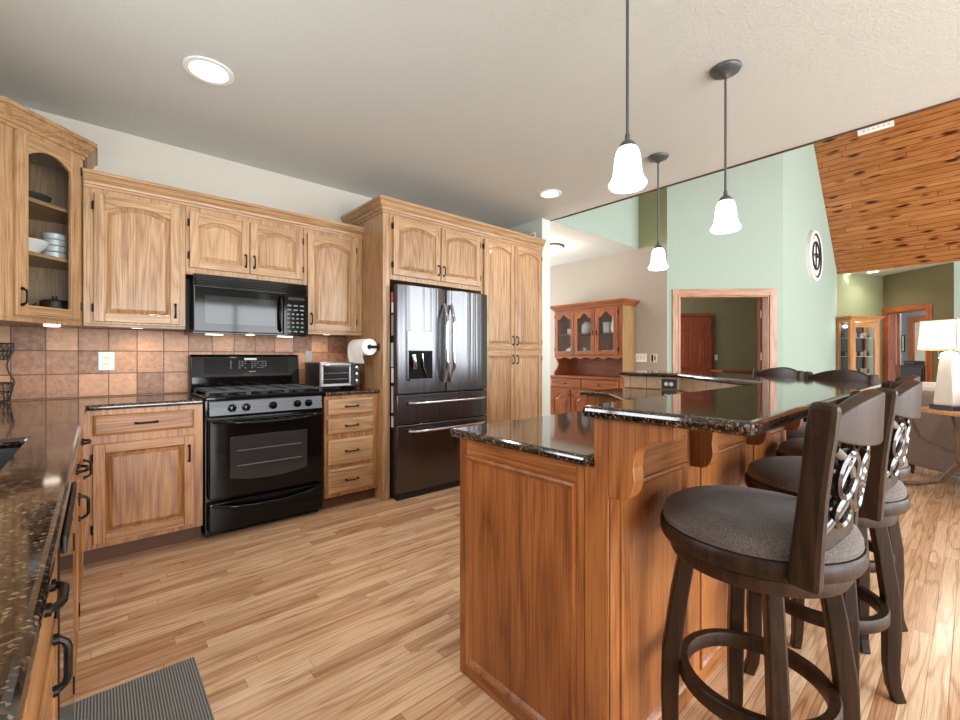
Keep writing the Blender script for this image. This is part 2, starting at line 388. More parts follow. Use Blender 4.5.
# ------------------------------------------------------------------ the setting
XD, YS, XE, ZC = 5.862, 3.2, 3.885, 2.74      # dining wall, soffit, ceiling edge, ceiling height
R45 = -PI/4
structure(MB().box(-.8, 16.5, -4.8, 7.2, -.06, 0).build('floor', floor_m))
structure(MB().prism([(-.8, -3.3), (XE, -3.3), (XE, YS+.001), (XD+.1, YS+.001), (XD+.1, 6.3), (-.8, 6.3)], 'z', ZC, ZC+.14).build('ceiling', ceil_m))
structure(MB().prism([(7.2, 6.055), (10.5, ZC), (10.55, ZC+.12), (7.2, 6.2)], 'y', -4.8, 2.0).build('ceiling', pine_m))
structure(MB().prism([(XE-.1, ZC+.141), (XE, ZC+.141), (7.2, 6.055), (7.2, 6.2)], 'y', -4.8, 3.4).build('ceiling', pine_m))
structure(MB().prism([(10.5, 2.2), (12.4, 1.3), (10.9, -.3), (10.5, -.3)], 'z', ZC, ZC+.1).build('ceiling', ceil_m))
structure(MB().prism([(6.0, 2.85), (7.0, 1.85), (11.2, 1.85), (11.2, 7), (6.0, 7)], 'z', 2.75, 2.85).build('ceiling', ceil_m))

def wall(name, m, org, rot, length, z1, openings=(), th=.12, gable=None):
    b = MB(); x = 0
    for u0, u1, z0, zt in sorted(openings):
        b.box(x, u0, 0, th, 0, z1)
        if z0 > 0: b.box(u0, u1, 0, th, 0, z0)
        b.box(u0, u1, 0, th, zt, z1); x = u1
    b.box(x, length, 0, th, 0, z1)
    if gable: b.prism(gable, 'y', 0, th)
    return structure(b.build(name, m, loc=(org[0], org[1], 0), rot=rot))
wall('wall_back', wallk, (-.8, 3.9), 0, XE+.8-.001, ZC)
wall('wall_left', wallk, (-.68, -3.2), PI/2, 7.1, ZC, [(4.4, 5.5, 1.2, 2.1)])
wall('wall_near', wallk, (XE, -3.2), PI, XE+.8, ZC, [(.65, 3.9, .1, 2.3)])
structure(MB().box(3.745, XE, YS, 3.9, 0, ZC).build('wall_stub', wallw))
structure(MB().box(XE-.01, XE+.1, 3.9, 6.2, 0, ZC).build('wall_nook_left', taupe))
wall('wall_nook_far', taupe, (XE, 6.2), 0, 2.1, ZC, [(.3, 1.8, .9, 2.2)])
structure(MB().box(XD, XD+.12, 2.777, 6.3, 0, ZC).build('wall_dining', taupe))
structure(MB().prism([(2.777, ZC), (YS+.1, ZC), (YS+.1, 4.75), (2.777, 4.75)], 'x', XD, XD+.12).build('wall_dining_upper', sage))
structure(MB().prism([(XE, ZC+.001), (XD, ZC+.001), (XD, 4.75), (XE, 2.95)], 'y', YS-.004, YS+.1).build('wall_soffit', mint))
CX, CY = XD, 2.777                                       # start of the diagonal wall
LD = 1.526; C2 = (CX+LD*.70711, CY-LD*.70711)
wall('wall_diagonal', mint, (CX, CY), R45, LD, 4.7, [(.16, 1.342, 0, 2.012)], gable=[(0, 4.7), (LD, 4.7), (LD, 5.75)])
b = MB().prism([(C2[0], 0), (10.42, 0), (10.42, 2.8), (7.2, 6.05), (C2[0], 5.75)], 'y', C2[1], C2[1]+.12)
structure(b.build('wall_clock', mint))
P0, P1, P2 = (10.42, C2[1]), (11.366, 1.154), (10.56, .213)
TA = math.atan2(P1[1]-P0[1], P1[0]-P0[0]); LA = math.hypot(P1[0]-P0[0], P1[1]-P0[1])
TB = math.atan2(P2[1]-P1[1], P2[0]-P1[0]); LB = math.hypot(P2[0]-P1[0], P2[1]-P1[1])
wall('wall_alcove_left', sage, P0, TA, LA, ZC)
wall('wall_alcove_right', olive, P1, TB, LB, ZC, [(.10, .81, 0, 2.015)])
wall('wall_right', mint, (10.56, .213), -PI/2, 5.0, ZC+.02)
wall('wall_great_room', mint, (10.6, -4.7), PI, 6.7, 4.0, [(.7, 5.9, .35, 3.8)])
wall('wall_great_room_side', mint, (XE, -4.8), PI/2, 1.5, ZC)
def loc2(org, th, x, y): return (org[0]+x*math.cos(th)-y*math.sin(th), org[1]+x*math.sin(th)+y*math.cos(th))
C0 = (CX, CY)
wall('wall_den_far', olive, loc2(C0, R45, -1.4, 3.5), R45, 5.5, 2.75)
wall('wall_den_right', olive, loc2(C0, R45, 4.0, 3.5), R45-PI/2, .85, 2.75)
wall('wall_den_left', olive, loc2(C0, R45, -1.2, 1.4), R45+PI/2, 2.1, 2.75)
wall('wall_far_room', greyw, loc2(P1, TB, -3.6, 2.4), TB, 4.8, 2.74)
wall('wall_far_room_left', greyw, loc2(P1, TB, -3.5, .12), TB+PI/2, 2.3, 2.74)
structure(MB().box(-3.6, 1.2, .12, 2.5, 2.64, 2.74).build('ceiling', ceil_m, loc=(P1[0], P1[1], 0), rot=TB))
# dark reveal bead along the ceiling edge
structure(MB().box(XE, XE+.012, -3.3, YS, ZC-.012, ZC+.03).build('trim_1', wood('edge_bead_wood', (60, 36, 24), (84, 54, 38), (104, 70, 50), 'y')))
def casing(n, org, rot, x0, x1, zt, mz, mx, w=.092, jamb=.14):
    b = MB(); b.box(x0-w, x0, -.02, 0, 0, zt+w); b.box(x1, x1+w, -.02, 0, 0, zt+w)
    b.box(x0-.018, x0, -.026, 0, 0, zt+.018); b.box(x1, x1+.018, -.026, 0, 0, zt+.018)
    b.box(x0, x0+.016, -.012, jamb, 0, zt); b.box(x1-.016, x1, -.012, jamb, 0, zt)
    b.mi = 1; b.box(x0, x1, -.021, 0, zt, zt+w); b.box(x0, x1, -.027, 0, zt, zt+.018); b.box(x0+.016, x1-.016, -.011, jamb, zt-.016, zt)
    return structure(b.build(f'trim_{n}', [mz, mx], loc=(org[0], org[1], 0), rot=rot, bevel=.003))
casing(2, C0, R45, .16, 1.342, 2.012, case_z, case_x)
casing(3, P1, TB, .10, .81, 2.015, far_z, far_x)
structure(MB().box(.02, LA-.1, -.016, 0, 0, .11).build('trim_4', far_x, loc=(P0[0], P0[1], 0), rot=TA, bevel=.003))
structure(MB().box(0, .07, -.016, 0, 0, .11).box(LB-.33, LB, -.016, 0, 0, .11).build('trim_5', far_x, loc=(P1[0], P1[1], 0), rot=TB, bevel=.003))
structure(MB().box(C2[0]+.1, 10.4, C2[1]-.016, C2[1], 0, .11).build('trim_6', far_x, bevel=.003))
# tiled backsplash on the range wall
structure(MB().box(-.68, 1.755, 3.888, 3.9, .914, 1.385).build('wall_backsplash', tile_m))
# window frames behind the viewer
def win(n, org, rot, x0, x1, z0, z1, bars):
    b = MB(); w = .05
    b.box(x0, x0+w, .02, .1, z0, z1); b.box(x1-w, x1, .02, .1, z0, z1); b.box(x0+w, x1-w, .02, .1, z0, z0+w); b.box(x0+w, x1-w, .02, .1, z1-w, z1)
    for k in range(1, bars): x = x0+(x1-x0)*k/bars; b.box(x-.025, x+.025, .03, .09, z0+w, z1-w)
    return structure(b.build(f'window_{n}', whitep, loc=(org[0], org[1], 0), rot=rot))
win(1, (XE, -3.2), PI, .65, 3.9, .1, 2.3, 3); win(2, (-.68, -3.2), PI/2, 4.4, 5.5, 1.2, 2.1, 2); win(3, (10.6, -4.7), PI, .7, 5.9, .35, 3.8, 4)

# six-panel door of the den's far wall
def panel_door(name, label, org, rot, x0, x1, zt, m, knob, leaf=None):
    t = thing(name, label, 'door', (org[0], org[1], 0), rot)
    b = MB(); b.box(x0, x1, -.03, .008, 0, zt); b.build('door_leaf', m, t, bevel=.002)
    w = x1-x0
    for i in range(2):
        px0 = x0+.11+i*(w/2-.035); px1 = px0+w/2-.185
        for z0, z1 in ((.18, .82), (1.0, 1.62), (1.72, zt-.12)):
            q = lambda k, y: [(px0+k, y, z0+k), (px1-k, y, z0+k), (px1-k, y, z1-k), (px0+k, y, z1-k)]
            MB().loops([q(0, -.031), q(.012, -.022), q(.02, -.022), q(.045, -.034)], False, True).build('panel', m, t)
    kx = x0+.07 if knob == 'L' else x1-.07
    MB().lathe([(.012, 0), (.012, .03), (.028, .04), (.03, .058), (.015, .07)], (kx, -.03, .96), 14, axis='y').build('knob', chrome, t, smooth=True)
    return t
DF = loc2(C0, R45, 0, 3.46)
panel_door('interior_door', 'dark cherry six-panel door closed in the room beyond the wide cased opening', DF, R45, 1.42, 2.15, 2.03, door_z, 'L')
casing(7, loc2(C0, R45, 0, 3.5), R45, 1.41, 2.16, 2.04, door_z, door_z, w=.07, jamb=.0)
t = thing('open_door', 'reddish wooden door swung open inside the cased opening, seen edge on', 'door', (*loc2(C0, R45, 1.326, .14), 0), R45+PI/2-math.radians(31))
MB().box(0, .80, .012, .05, .01, 2.0).build('door_leaf', door_z, t, bevel=.002)
for z in (.3, 1.14, 1.72):
    MB().box(-.014, .03, .002, .012, z, z+.1).cyl((-.01, .006, 0), .007, z-.004, z+.104, 8).build('hinge', cream, t)
t = thing('open_door', 'reddish wooden door swung open in the far alcove doorway behind the lamp', 'door', (*loc2(P1, TB, .118, .14), 0), TB+PI/2+math.radians(44))
MB().box(0, .66, -.045, -.006, .01, 2.0).build('door_leaf', far_z, t, bevel=.002)
for z in (.25, 1.06, 1.78):
    MB().box(-.02, .03, -.006, .006, z, z+.1).build('hinge', cream, t)
# furniture seen through the two openings
t = thing('credenza', 'low cherry red cabinet standing in the room beyond the cased opening', 'cabinet', (*loc2(C0, R45, 2.24, 2.3), 0), R45)
MB().box(-.42, .75, -.02, .45, .89, .93).build('top', door_z, t, bevel=.006)
MB().box(-.40, .73, 0, .43, 0, .889).build('body', door_z, t, bevel=.004)
for x in (-.38, .18): MB().box(x, x+.53, -.018, -.001, .08, .84).build('door', door_z, t, bevel=.006)
t = thing('dresser', 'dark brown dresser seen through the far alcove doorway', 'dresser', (*loc2(P1, TB, -.62, 1.2), 0), TB)
MB().box(-.36, .24, 0, .45, .05, .98).build('body', dresser_w, t, bevel=.004)
MB().box(-.38, .26, -.02, .47, .981, 1.01).build('top', dresser_w, t, bevel=.005)
for k in range(3): MB().box(-.33, .21, -.015, -.001, .1+k*.29, .36+k*.29).build('drawer', dresser_w, t, bevel=.005)
tag(MB().box(-.30, -.06, .12, .34, 1.011, 1.10).build('wooden_box', dresser_w, loc=(*loc2(P1, TB, -.62, 1.2), 0), rot=TB, bevel=.008), 'dark brown box standing on the far dresser', 'box')
t = thing('picture_frame', 'narrow black framed picture on the grey wall of the far room', 'picture', (*loc2(P1, TB, -2.02, 2.4), 0), TB)
MB().box(.0, .06, -.02, -.001, 1.3, 1.7).build('frame', blackm, t); MB().box(.012, .048, -.022, -.0201, 1.32, 1.68).build('print', cream, t)
casing(8, loc2(P1, TB, 0, 2.4), TB, -1.74, -1.0, 2.0, far_z, far_x, w=.12, jamb=.0)
structure(MB().box(-1.74, -1.0, -.004, .0, 0, 2.0).build('door_2', cream, loc=(*loc2(P1, TB, 0, 2.4), 0), rot=TB))
structure(MB().box(-2.2, -2.05, -.03, 0, 0, 2.3).build('trim_9', whitep, loc=(*loc2(P1, TB, 0, 2.4), 0), rot=TB))

# ------------------------------------------------------------------ cabinet builders (local frame: front face y=0, looking along +y)
def pull(parent, x, y, z, vert=True, L=.085, dep=.028, r=.0052, fat=1.0, name='handle'):
    b = MB(); n = 10; pts = []
    for i in range(n+1):
        t = PI*i/n; a = -math.cos(t)*L/2; o = -dep*min(1, math.sin(t)*1.35)
        pts.append((x, y+o, z+a) if vert else (x+a, y+o, z))
    b.tube(pts, [r*fat*(1.5 if i in (0, n) else 1.0) for i in range(n+1)], 8)
    for e in (-1, 1):
        c = (x, y-.003, z+e*L/2) if vert else (x+e*L/2, y-.003, z)
        b.lathe([(.0001, -.004), (.009*fat, -.004), (.009*fat, .004), (.0001, .004)], c, 10, axis='y')
    return b.build(name, bronze, parent, smooth=True)
def arc_ring(x0, x1, z0, z1, arch, y, n=10):
    r = [(x0, y, z0), (x1, y, z0)]
    for i in range(n+1):
        t = i/n; x = x1+(x0-x1)*t; r.append((x, y, z1-arch*(2*t-1)**2))
    return r
def cab_door(parent, x0, x1, z0, z1, mz, mx, arch=.035, hinge='L', hz='b', glass=False, st=.052, hoff=.09, scallop=False, hl=.085, bot=None):
    b = MB(); Y0, Y1 = -.021, -.001; xi0, xi1, zi0, zi1 = x0+st, x1-st, z0+(bot or st), z1-st
    b.box(x0, xi0, Y0, Y1, z0, z1); b.box(xi1, x1, Y0, Y1, z0, z1); b.mi = 1
    b.box(xi0, xi1, Y0+.0005, Y1, z0, zi0)
    def top(k, t): return zi1-arch*(2*t-1)**2 if not scallop else zi1-arch*(1-math.cos(PI*min(1, abs(2*t-1)*1.25)))/2
    N = 14
    b.prism([(xi0, z1), (xi1, z1)]+[(xi1+(xi0-xi1)*i/N, top(0, i/N)) for i in range(N+1)], 'y', Y0+.0005, Y1)
    d = b.build('door', [mz, mx], parent, bevel=.0025)
    def ring(k, y):
        r = [(xi0+k, y, zi0+k), (xi1-k, y, zi0+k)]
        for i in range(N+1):
            t = i/N; x = xi1-k+(xi0-xi1+2*k)*t; r.append((x, y, top(0, t)-k))
        return r
    if glass: MB().loops([ring(-.004, -.012), ring(-.004, -.008)]).build('glass_pane', glass_m, d)
    else: MB().loops([ring(-.002, -.004), ring(.0, -.010), ring(.008, -.006), ring(.030, -.017), ring(.034, -.018)]).build('panel', mz, d)
    hx = x0 if hinge == 'L' else x1; s = -1 if hinge == 'L' else 1
    for z in (z0+.06, z1-.10):
        MB().box(hx, hx+s*.011, -.018, -.001, z, z+.045).cyl((hx+s*.003, -.02, 0), .0045, z-.003, z+.048, 8).build('hinge', bronze, d)
    if hz:
        px = (x1-.026) if hinge == 'L' else (x0+.026)
        pz = z0+hoff if hz == 'b' else (z1-hoff if hz == 't' else (z0+z1)/2)
        pull(d, px, Y0, pz, True, hl)
    return d
def drawer(parent, x0, x1, z0, z1, m, hl=.095):
    b = MB(); q = lambda k, y: [(x0+k, y, z0+k), (x1-k, y, z0+k), (x1-k, y, z1-k), (x0+k, y, z1-k)]
    b.loops([q(0, -.001), q(0, -.014), q(.004, -.018), q(.014, -.021)])
    d = b.build('drawer', m, parent)
    if hl: pull(d, (x0+x1)/2, -.021, (z0+z1)/2, False, hl)
    return d
CROWN = lambda z0, h, o: [(0, z0), (.14*o, z0), (.16*o, z0+.16*h), (.30*o, z0+.2*h), (.34*o, z0+.36*h), (.62*o, z0+.52*h), (.86*o, z0+.76*h), (o, z0+.8*h), (o, z0+h), (.0006, z0+h), (.0006, z0)]

# upper cabinets on the range wall
UF, BF = 3.57, 3.27
def upper(name, label, x0, x1, z0, z1, doors, depth=.33, group=None):
    t = thing(name, label, 'cabinet', (0, UF, 0), 0, group)
    MB().box(x0, x1, 0, depth-.001, z0, z1).build('body', oak_z, t, bevel=.002)
    MB().box(x0, x1, -.004, .03, z0-.018, z0-.0005).build('light_rail', oak_x, t, bevel=.003)
    for d in doors: cab_door(t, *d[:4], oak_z, oak_x, hinge=d[4], hz='b', arch=d[5])
    return t
upper('wall_cabinet', 'large single-door oak wall cabinet left of the microwave', -.066, .452, 1.388, 2.235, [(-.018, .418, 1.402, 2.19, 'L', .045)])
upper('wall_cabinet', 'short two-door oak wall cabinet above the black microwave', .453, 1.248, 1.768, 2.235, [(.474, .846, 1.80, 2.185, 'L', .045), (.852, 1.232, 1.80, 2.185, 'R', .045)])
upper('wall_cabinet', 'narrow single-door oak wall cabinet right of the microwave', 1.249, 1.752, 1.388, 2.235, [(1.275, 1.69, 1.402, 2.185, 'R', .045)])
tag(MB().sweep([(-.064, UF), (1.752, UF), (1.752, 3.899)], CROWN(2.222, .092, .055)).build('crown_molding', oak_x), 'long oak crown molding along the top of the range wall cabinets', 'molding')
# diagonal corner cabinet with a glass door
t = thing('corner_cabinet', 'tall diagonal oak corner cabinet with an arched glass door', 'cabinet', (-.375, 3.29, 0), PI/4)
CW = .305*math.sqrt(2)
b = MB(); tk = .018
def loc_inv(x, y):  # world -> corner local
    dx, dy = x+.375, y-3.29; c = math.cos(-PI/4); s_ = math.sin(-PI/4); return (dx*c-dy*s_, dx*s_+dy*c)
poly = [loc_inv(*p) for p in ((-.375, 3.29), (-.068, 3.597), (-.068, 3.898), (-.678, 3.898), (-.678, 3.29))]
ZB, ZT = 1.372, 2.41
b.prism(poly, 'z', ZB, ZB+.02); b.prism(poly, 'z', ZT-.02, ZT)
for i in (1, 2, 3, 4):
    p, q = Vector(poly[i]), Vector(poly[(i+1) % 5]); d = (q-p).normalized(); nn = Vector((-d.y, d.x))*tk
    b.prism([tuple(p), tuple(q), tuple(q+nn), tuple(p+nn)], 'z', ZB+.02, ZT-.02)
b.box(0, .075, 0, .02, ZB+.02, ZT-.02); b.box(CW-.045, CW, 0, .02, ZB+.02, ZT-.02); b.mi = 1
b.box(.075, CW-.045, 0, .0195, ZB+.02, ZB+.06); b.box(.075, CW-.045, 0, .0195, ZT-.07, ZT-.02)
b.build('body', [oak_z, oak_x], t, bevel=.002)
inner = [loc_inv(*p) for p in ((-.362, 3.335), (-.112, 3.585), (-.09, 3.875), (-.655, 3.875), (-.655, 3.335))]
for z in (1.745, 2.04): MB().prism(inner, 'z', z, z+.02).build('shelf', oak_x, t)
cab_door(t, .058, CW-.03, ZB+.032, ZT-.03, oak_z, oak_x, arch=.05, hinge='R', hz='b', glass=True, st=.058, hoff=.1)
tag(MB().sweep([(-.679, 3.29), (-.375, 3.29), (-.068, 3.597), (-.068, 3.899)], CROWN(2.385, .108, .068)).build('crown_molding', oak_x), 'raised oak crown molding on the diagonal corner cabinet', 'molding')
def cl(x, y): return loc2((-.375, 3.29), PI/4, x, y)
bx, by = cl(.215, .12)
tag(MB().lathe([(.0001, 0), (.05, 0), (.055, .006), (.09, .05), (.1, .075), (.095, .075), (.052, .014), (.0001, .012)], (0, 0, 0), 28).build('bowl', china, loc=(bx, by, 1.766), smooth=True), 'white bowl on the middle shelf of the glass corner cabinet', 'bowl')
cupz = 1.766
for k in range(4):
    bx, by = cl(.375, .12)
    tag(MB().lathe([(.0001, 0), (.045, 0), (.055, .008), (.058, .036), (.054, .036), (.046, .012), (.0001, .01)], (0, 0, 0), 22).build('small_bowl', chinab, loc=(bx, by, cupz), smooth=True),
        ['lowest', 'second lowest', 'second highest', 'topmost'][k]+' grey patterned bowl of the stack in the glass corner cabinet', 'bowl', 'stacked grey bowls'); cupz += .037
bx, by = cl(.385, .13)
t = thing('pot', 'black pot on the bottom of the glass corner cabinet', 'pot', (bx, by, 1.3925))
MB().lathe([(.0001, 0), (.06, 0), (.065, .01), (.065, .12), (.06, .12), (.055, .02), (.0001, .018)], n=22).build('body', blackm, t, smooth=True)
MB().lathe([(.066, .121), (.06, .128), (.012, .138), (.012, .155), (.0001, .157)], n=18).build('lid', blackm, t, smooth=True)
bx, by = cl(.23, .12)
t = thing('folding_trivet', 'black wire stand on the bottom of the glass corner cabinet', 'trivet', (bx, by, 1.3925), PI/4)
MB().tube([(-.07, 0, .006), (.07, 0, .006)], .005).tube([(-.06, 0, .01), (.05, .01, .1)], .005).tube([(.06, 0, .01), (-.02, .01, .07)], .005).tube([(-.07, .05, .006), (.07, .05, .006)], .005).build('frame', iron, t)
bx, by = cl(.25, .16)
tag(MB().lathe([(.0001, 0), (.05, 0), (.1, .03), (.11, .05), (.105, .05), (.05, .008), (.0001, .006)], n=24).build('dark_bowl', dgrey, loc=(bx, by, 2.061), smooth=True), 'dark bowl on the top shelf of the glass corner cabinet', 'bowl')

# base cabinets
def base(name, label, x0, x1, depth=.61, toeset=.07):
    t = thing(name, label, 'cabinet', (0, BF, 0))
    MB().box(x0, x1, 0, depth, .1, .882).build('body', oak_shaded_z, t, bevel=.002)
    MB().box(x0, x1, toeset, depth, 0, .0995).build('toe_kick', toe, t)
    return t
t = base('base_cabinet', 'oak base cabinet with one drawer and a door left of the black range', -.074, .507)
drawer(t, -.02, .457, .738, .852, oak_shaded_x, .1)
cab_door(t, -.02, .457, .131, .69, oak_shaded_z, oak_shaded_x, arch=0.0, hinge='L', hz='t', hoff=.11, hl=.095)
t = base('drawer_cabinet', 'oak base cabinet of four drawers between the range and the refrigerator', 1.296, 1.752)
for z0, z1 in ((.733, .858), (.586, .703), (.346, .544), (.125, .316)): drawer(t, 1.32, 1.70, z0, z1, oak_x, .1)
def left_unit(name, label, y0, y1, cat='cabinet'):
    t = thing(name, label, cat, (-.075, 0, 0), PI/2)
    return t
t = left_unit('base_cabinet', 'oak base cabinet with large black pulls under the left counter nearest the viewer', .2, 1.12)
MB().box(.1, 1.115, 0, .58, .1, .882).build('body', oak_shaded_z, t, bevel=.002); MB().box(.1, 1.115, .07, .58, 0, .0995).build('toe_kick', toe, t)
d = drawer(t, .62, 1.09, .745, .868, oak_shaded_x, 0); pull(d, .87, -.021, .842, False, .085, .017, .0058)
drawer(t, .13, .59, .745, .868, oak_shaded_x, .1)
d = cab_door(t, .62, 1.09, .131, .715, oak_shaded_z, oak_shaded_x, arch=0, hinge='L', hz=None); pull(d, 1.0, -.021, .676, True, .085, .017, .0058)
cab_door(t, .13, .59, .131, .715, oak_shaded_z, oak_shaded_x, arch=0, hinge='R', hz='t')
t = left_unit('dishwasher', 'black dishwasher front under the left counter beside the sink', 1.13, 1.73, 'dishwasher')
MB().box(1.125, 1.715, .005, .5, .1, .70).build('tub', blackm, t); MB().box(1.125, 1.715, -.022, .004, .1, .875).build('door', black, t, bevel=.005)
MB().box(1.13, 1.71, .05, .5, .0, .0995).build('toe_kick', blackm, t); MB().box(1.17, 1.67, -.030, -.0225, .80, .835).build('handle', blackm, t, bevel=.003)
t = left_unit('base_cabinet', 'oak base cabinet under the left counter in the corner by the black dishwasher', 1.74, 3.27)
MB().box(1.722, 2.2, 0, .078, .1, .882).box(2.2, 3.26, 0, .58, .1, .882).build('body', oak_shaded_z, t, bevel=.002); MB().box(1.722, 3.26, .075, .58, 0, .0995).build('toe_kick', toe, t)
drawer(t, 1.76, 2.22, .745, .868, oak_shaded_x, .1)
cab_door(t, 1.76, 2.22, .131, .715, oak_shaded_z, oak_shaded_x, arch=0, hinge='L', hz='t')
drawer(t, 2.27, 2.95, .745, .868, oak_shaded_x, .1)
cab_door(t, 2.27, 2.95, .131, .715, oak_shaded_z, oak_shaded_x, arch=0, hinge='L', hz='t')
# counters
def slab(name, outer, z0, z1, hole=None, label=None, cat='countertop', bev=.012):
    bm = bmesh.new()
    def ring(pts, z): return [bm.verts.new((x, y, z)) for x, y in pts]
    if hole is None:
        b = MB(); b.bm.free(); b.bm = bm
        b.prism(outer, 'z', z0, z1)
    else:
        for z in (z0, z1):
            es = []
            for pts in (outer, hole):
                r = ring(pts, z); es += [bm.edges.new((r[i], r[(i+1) % len(r)])) for i in range(len(r))]
            bmesh.ops.triangle_fill(bm, edges=es, use_beauty=True)
        for pts in (outer, hole):
            a = ring(pts, z0); c = ring(pts, z1); n = len(a)
            for i in range(n): bm.faces.new((a[i], a[(i+1) % n], c[(i+1) % n], c[i]))
        bmesh.ops.remove_doubles(bm, verts=bm.verts, dist=1e-5)
        b = MB(); b.bm.free(); b.bm = bm
    o = b.build(name, granite_m, bevel=bev, seg=3)
    if label: tag(o, label, cat)
    return o
slab('countertop', [(-.679, -.6), (-.045, -.6), (-.045, 3.24), (.51, 3.24), (.51, 3.887), (-.679, 3.887)], .884, .914,
     [(-.58, 1.35), (-.175, 1.35), (-.175, 2.11), (-.58, 2.11)], 'brown black granite counter running along the left wall and around the corner to the range')
slab('countertop', [(1.296, 3.24), (1.754, 3.24), (1.754, 3.887), (1.296, 3.887)], .884, .914, None, 'short black granite counter under the toaster oven')
b = MB(); q = lambda k, z: [(-.583-k, 1.347-k, z), (-.172+k, 1.347-k, z), (-.172+k, 2.113+k, z), (-.583-k, 2.113+k, z)]
b.loops([q(.0, .882), q(-.0115, .882), q(-.03, .745), q(-.06, .735)], False, True); 
tag(b.build('kitchen_sink', sinkm, smooth=False), 'black undermount sink in the left granite counter', 'sink')

# ------------------------------------------------------------------ tall refrigerator and pantry unit
TY = 3.2
t = thing('refrigerator_cabinet', 'oak cabinet with two arched doors over the refrigerator and a tall side panel', 'cabinet', (0, TY, 0))
MB().box(1.755, 1.82, 0, .68, 0, 2.385).build('side_panel', oak_z, t, bevel=.003)
MB().box(1.8205, 2.829, 0, .68, 1.828, 2.385).build('body', oak_z, t, bevel=.002)
cab_door(t, 1.845, 2.325, 1.868, 2.35, oak_z, oak_x, hinge='L', hz='b', arch=.05)
cab_door(t, 2.333, 2.805, 1.868, 2.35, oak_z, oak_x, hinge='R', hz='b', arch=.05)
t = thing('pantry_cabinet', 'tall oak pantry with four narrow doors right of the refrigerator', 'cabinet', (0, TY, 0))
MB().box(2.83, 3.738, 0, .68, .1, 2.385).build('body', oak_z, t, bevel=.002); MB().box(2.83, 3.738, .07, .68, 0, .0995).build('toe_kick', toe, t)
for x0, x1, h in ((2.858, 3.282, 'L'), (3.29, 3.716, 'R')):
    cab_door(t, x0, x1, 1.262, 2.35, oak_z, oak_x, hinge=h, hz='b', arch=.05)
    cab_door(t, x0, x1, .13, 1.245, oak_z, oak_x, hinge=h, hz='t', arch=0)
tag(MB().sweep([(1.755, 3.89), (1.755, TY), (3.744, TY)], CROWN(2.372, .114, .056)).build('crown_molding', oak_x), 'oak crown molding around the tall refrigerator and pantry unit', 'molding')
t = thing('outlet', 'white plate on the wall end above the pantry', 'outlet', (3.74, 3.33, 2.55), -PI/2)
MB().box(-.04, .04, -.01, 0, -.055, .055).build('plate', white, t, bevel=.003); MB().box(-.014, .014, -.013, -.0101, -.03, .03).build('socket', greyw, t, bevel=.003)

# ------------------------------------------------------------------ range
t = thing('range', 'black gas range with oven window and knobs set between the base cabinets', 'stove', (.902, 3.24, 0))
b = MB(); b.box(-.385, .385, .035, .63, .03, .9); b.box(-.375, .375, .08, .6, 0, .03); b.build('body', black, t, bevel=.004)
MB().box(-.388, .388, .0, .56, .9, .926).build('cooktop', black, t, bevel=.008, seg=3)
b = MB(); b.prism([(.56, .9), (.635, .9), (.635, 1.19), (.6, 1.203), (.585, 1.19), (.56, 1.03)], 'x', -.39, .39); bg_ = b.build('backguard', black, t, bevel=.008, seg=3)
M_ = Matrix.Translation((0, .5725, 1.11)) @ Matrix.Rotation(-math.atan2(.025, .16), 4, 'X')
digits = plain('pale_print', (150, 156, 160), .5)
b = MB(); b.M = M_; b.box(-.30, .30, -.0035, .0, -.062, .066); b.mi = 1
for gx, n in ((-.13, 1), (-.07, 3), (.02, 4), (.1, 2)):
    for i in range(n):
        for k in range(4):
            if (i+k) % 5 == 4: continue
            b.box(gx+i*.021, gx+i*.021+.009, -.0046, -.0034, .035-k*.017, .039-k*.017)
b.box(.0, .05, -.0046, -.0034, -.045, -.041); b.build('control_glass', [blackglass, digits], bg_)
b = MB(); b.M = M_; b.box(-.03, .06, -.0048, -.0036, .048, .064); b.build('display', plain('pale_display', (170, 178, 176), .3), bg_)
cs = brushed('dark_brushed_strip', (66, 66, 68), .28, 0)
b = MB(); b.prism([(.03, .79), (-.008, .80), (.006, .893), (.03, .893)], 'x', -.365, .365); cp = b.build('control_panel', cs, t, bevel=.002)
for x in (-.235, -.15, .02, .185, .265):
    MB().lathe([(.026, 0), (.026, .008), (.019, .012), (.017, .034), (.0001, .036)], (x, .0, .845), 18, axis='y').box(x-.004, x+.004, -.04, -.03, .828, .862).build('knob', black, cp, smooth=True)
b = MB(); b.box(-.37, .37, -.012, .034, .26, .775); od = b.build('oven_door', black, t, bevel=.01, seg=3)
fr = MB(); N = 14
zt = lambda x: .655+.0*x; zb = lambda x: .385-.03*(1-(x/.25)**2)
xs = [-.25+.5*i/N for i in range(N+1)]
fr.prism([(x, zb(x)) for x in xs]+[(.25, .655), (-.25, .655)], 'y', -.0155, -.0115); fr.build('window', plain('oven_window_glass', (44, 44, 44), .08, spec=.5), od)
b = MB(); 
for z in (.46, .56): b.tube([(-.21, -.0165, z), (.21, -.0165, z)], .004, 6)
b.build('oven_rack', plain('rack_glint', (120, 116, 110), .3, .8), od)
def bow(zc, w, dep, sag, r): return [(-w+2*w*i/16, -.012-dep*min(1, 3.2*(1-abs(2*i/16-1))), zc-sag*(1-(2*i/16-1)**2)) for i in range(17)]
MB().tube(bow(.765, .345, .045, .02, 1), .012, 10).build('handle', black, od, smooth=True)
b = MB(); b.box(-.37, .37, -.008, .034, .05, .235); dr = b.build('drawer', black, t, bevel=.01, seg=3)
b = MB(); pts = bow(.222, .345, .03, .035, 1); b.tube(pts, .011, 10); b.build('handle', black, dr, smooth=True)
b = MB()
for i in range(9): b.box(-.33+i*.075, -.33+i*.075+.055, -.0125, -.0115, .748, .758)
b.build('vent_slots', cs, od)['kind'] = 'stuff'
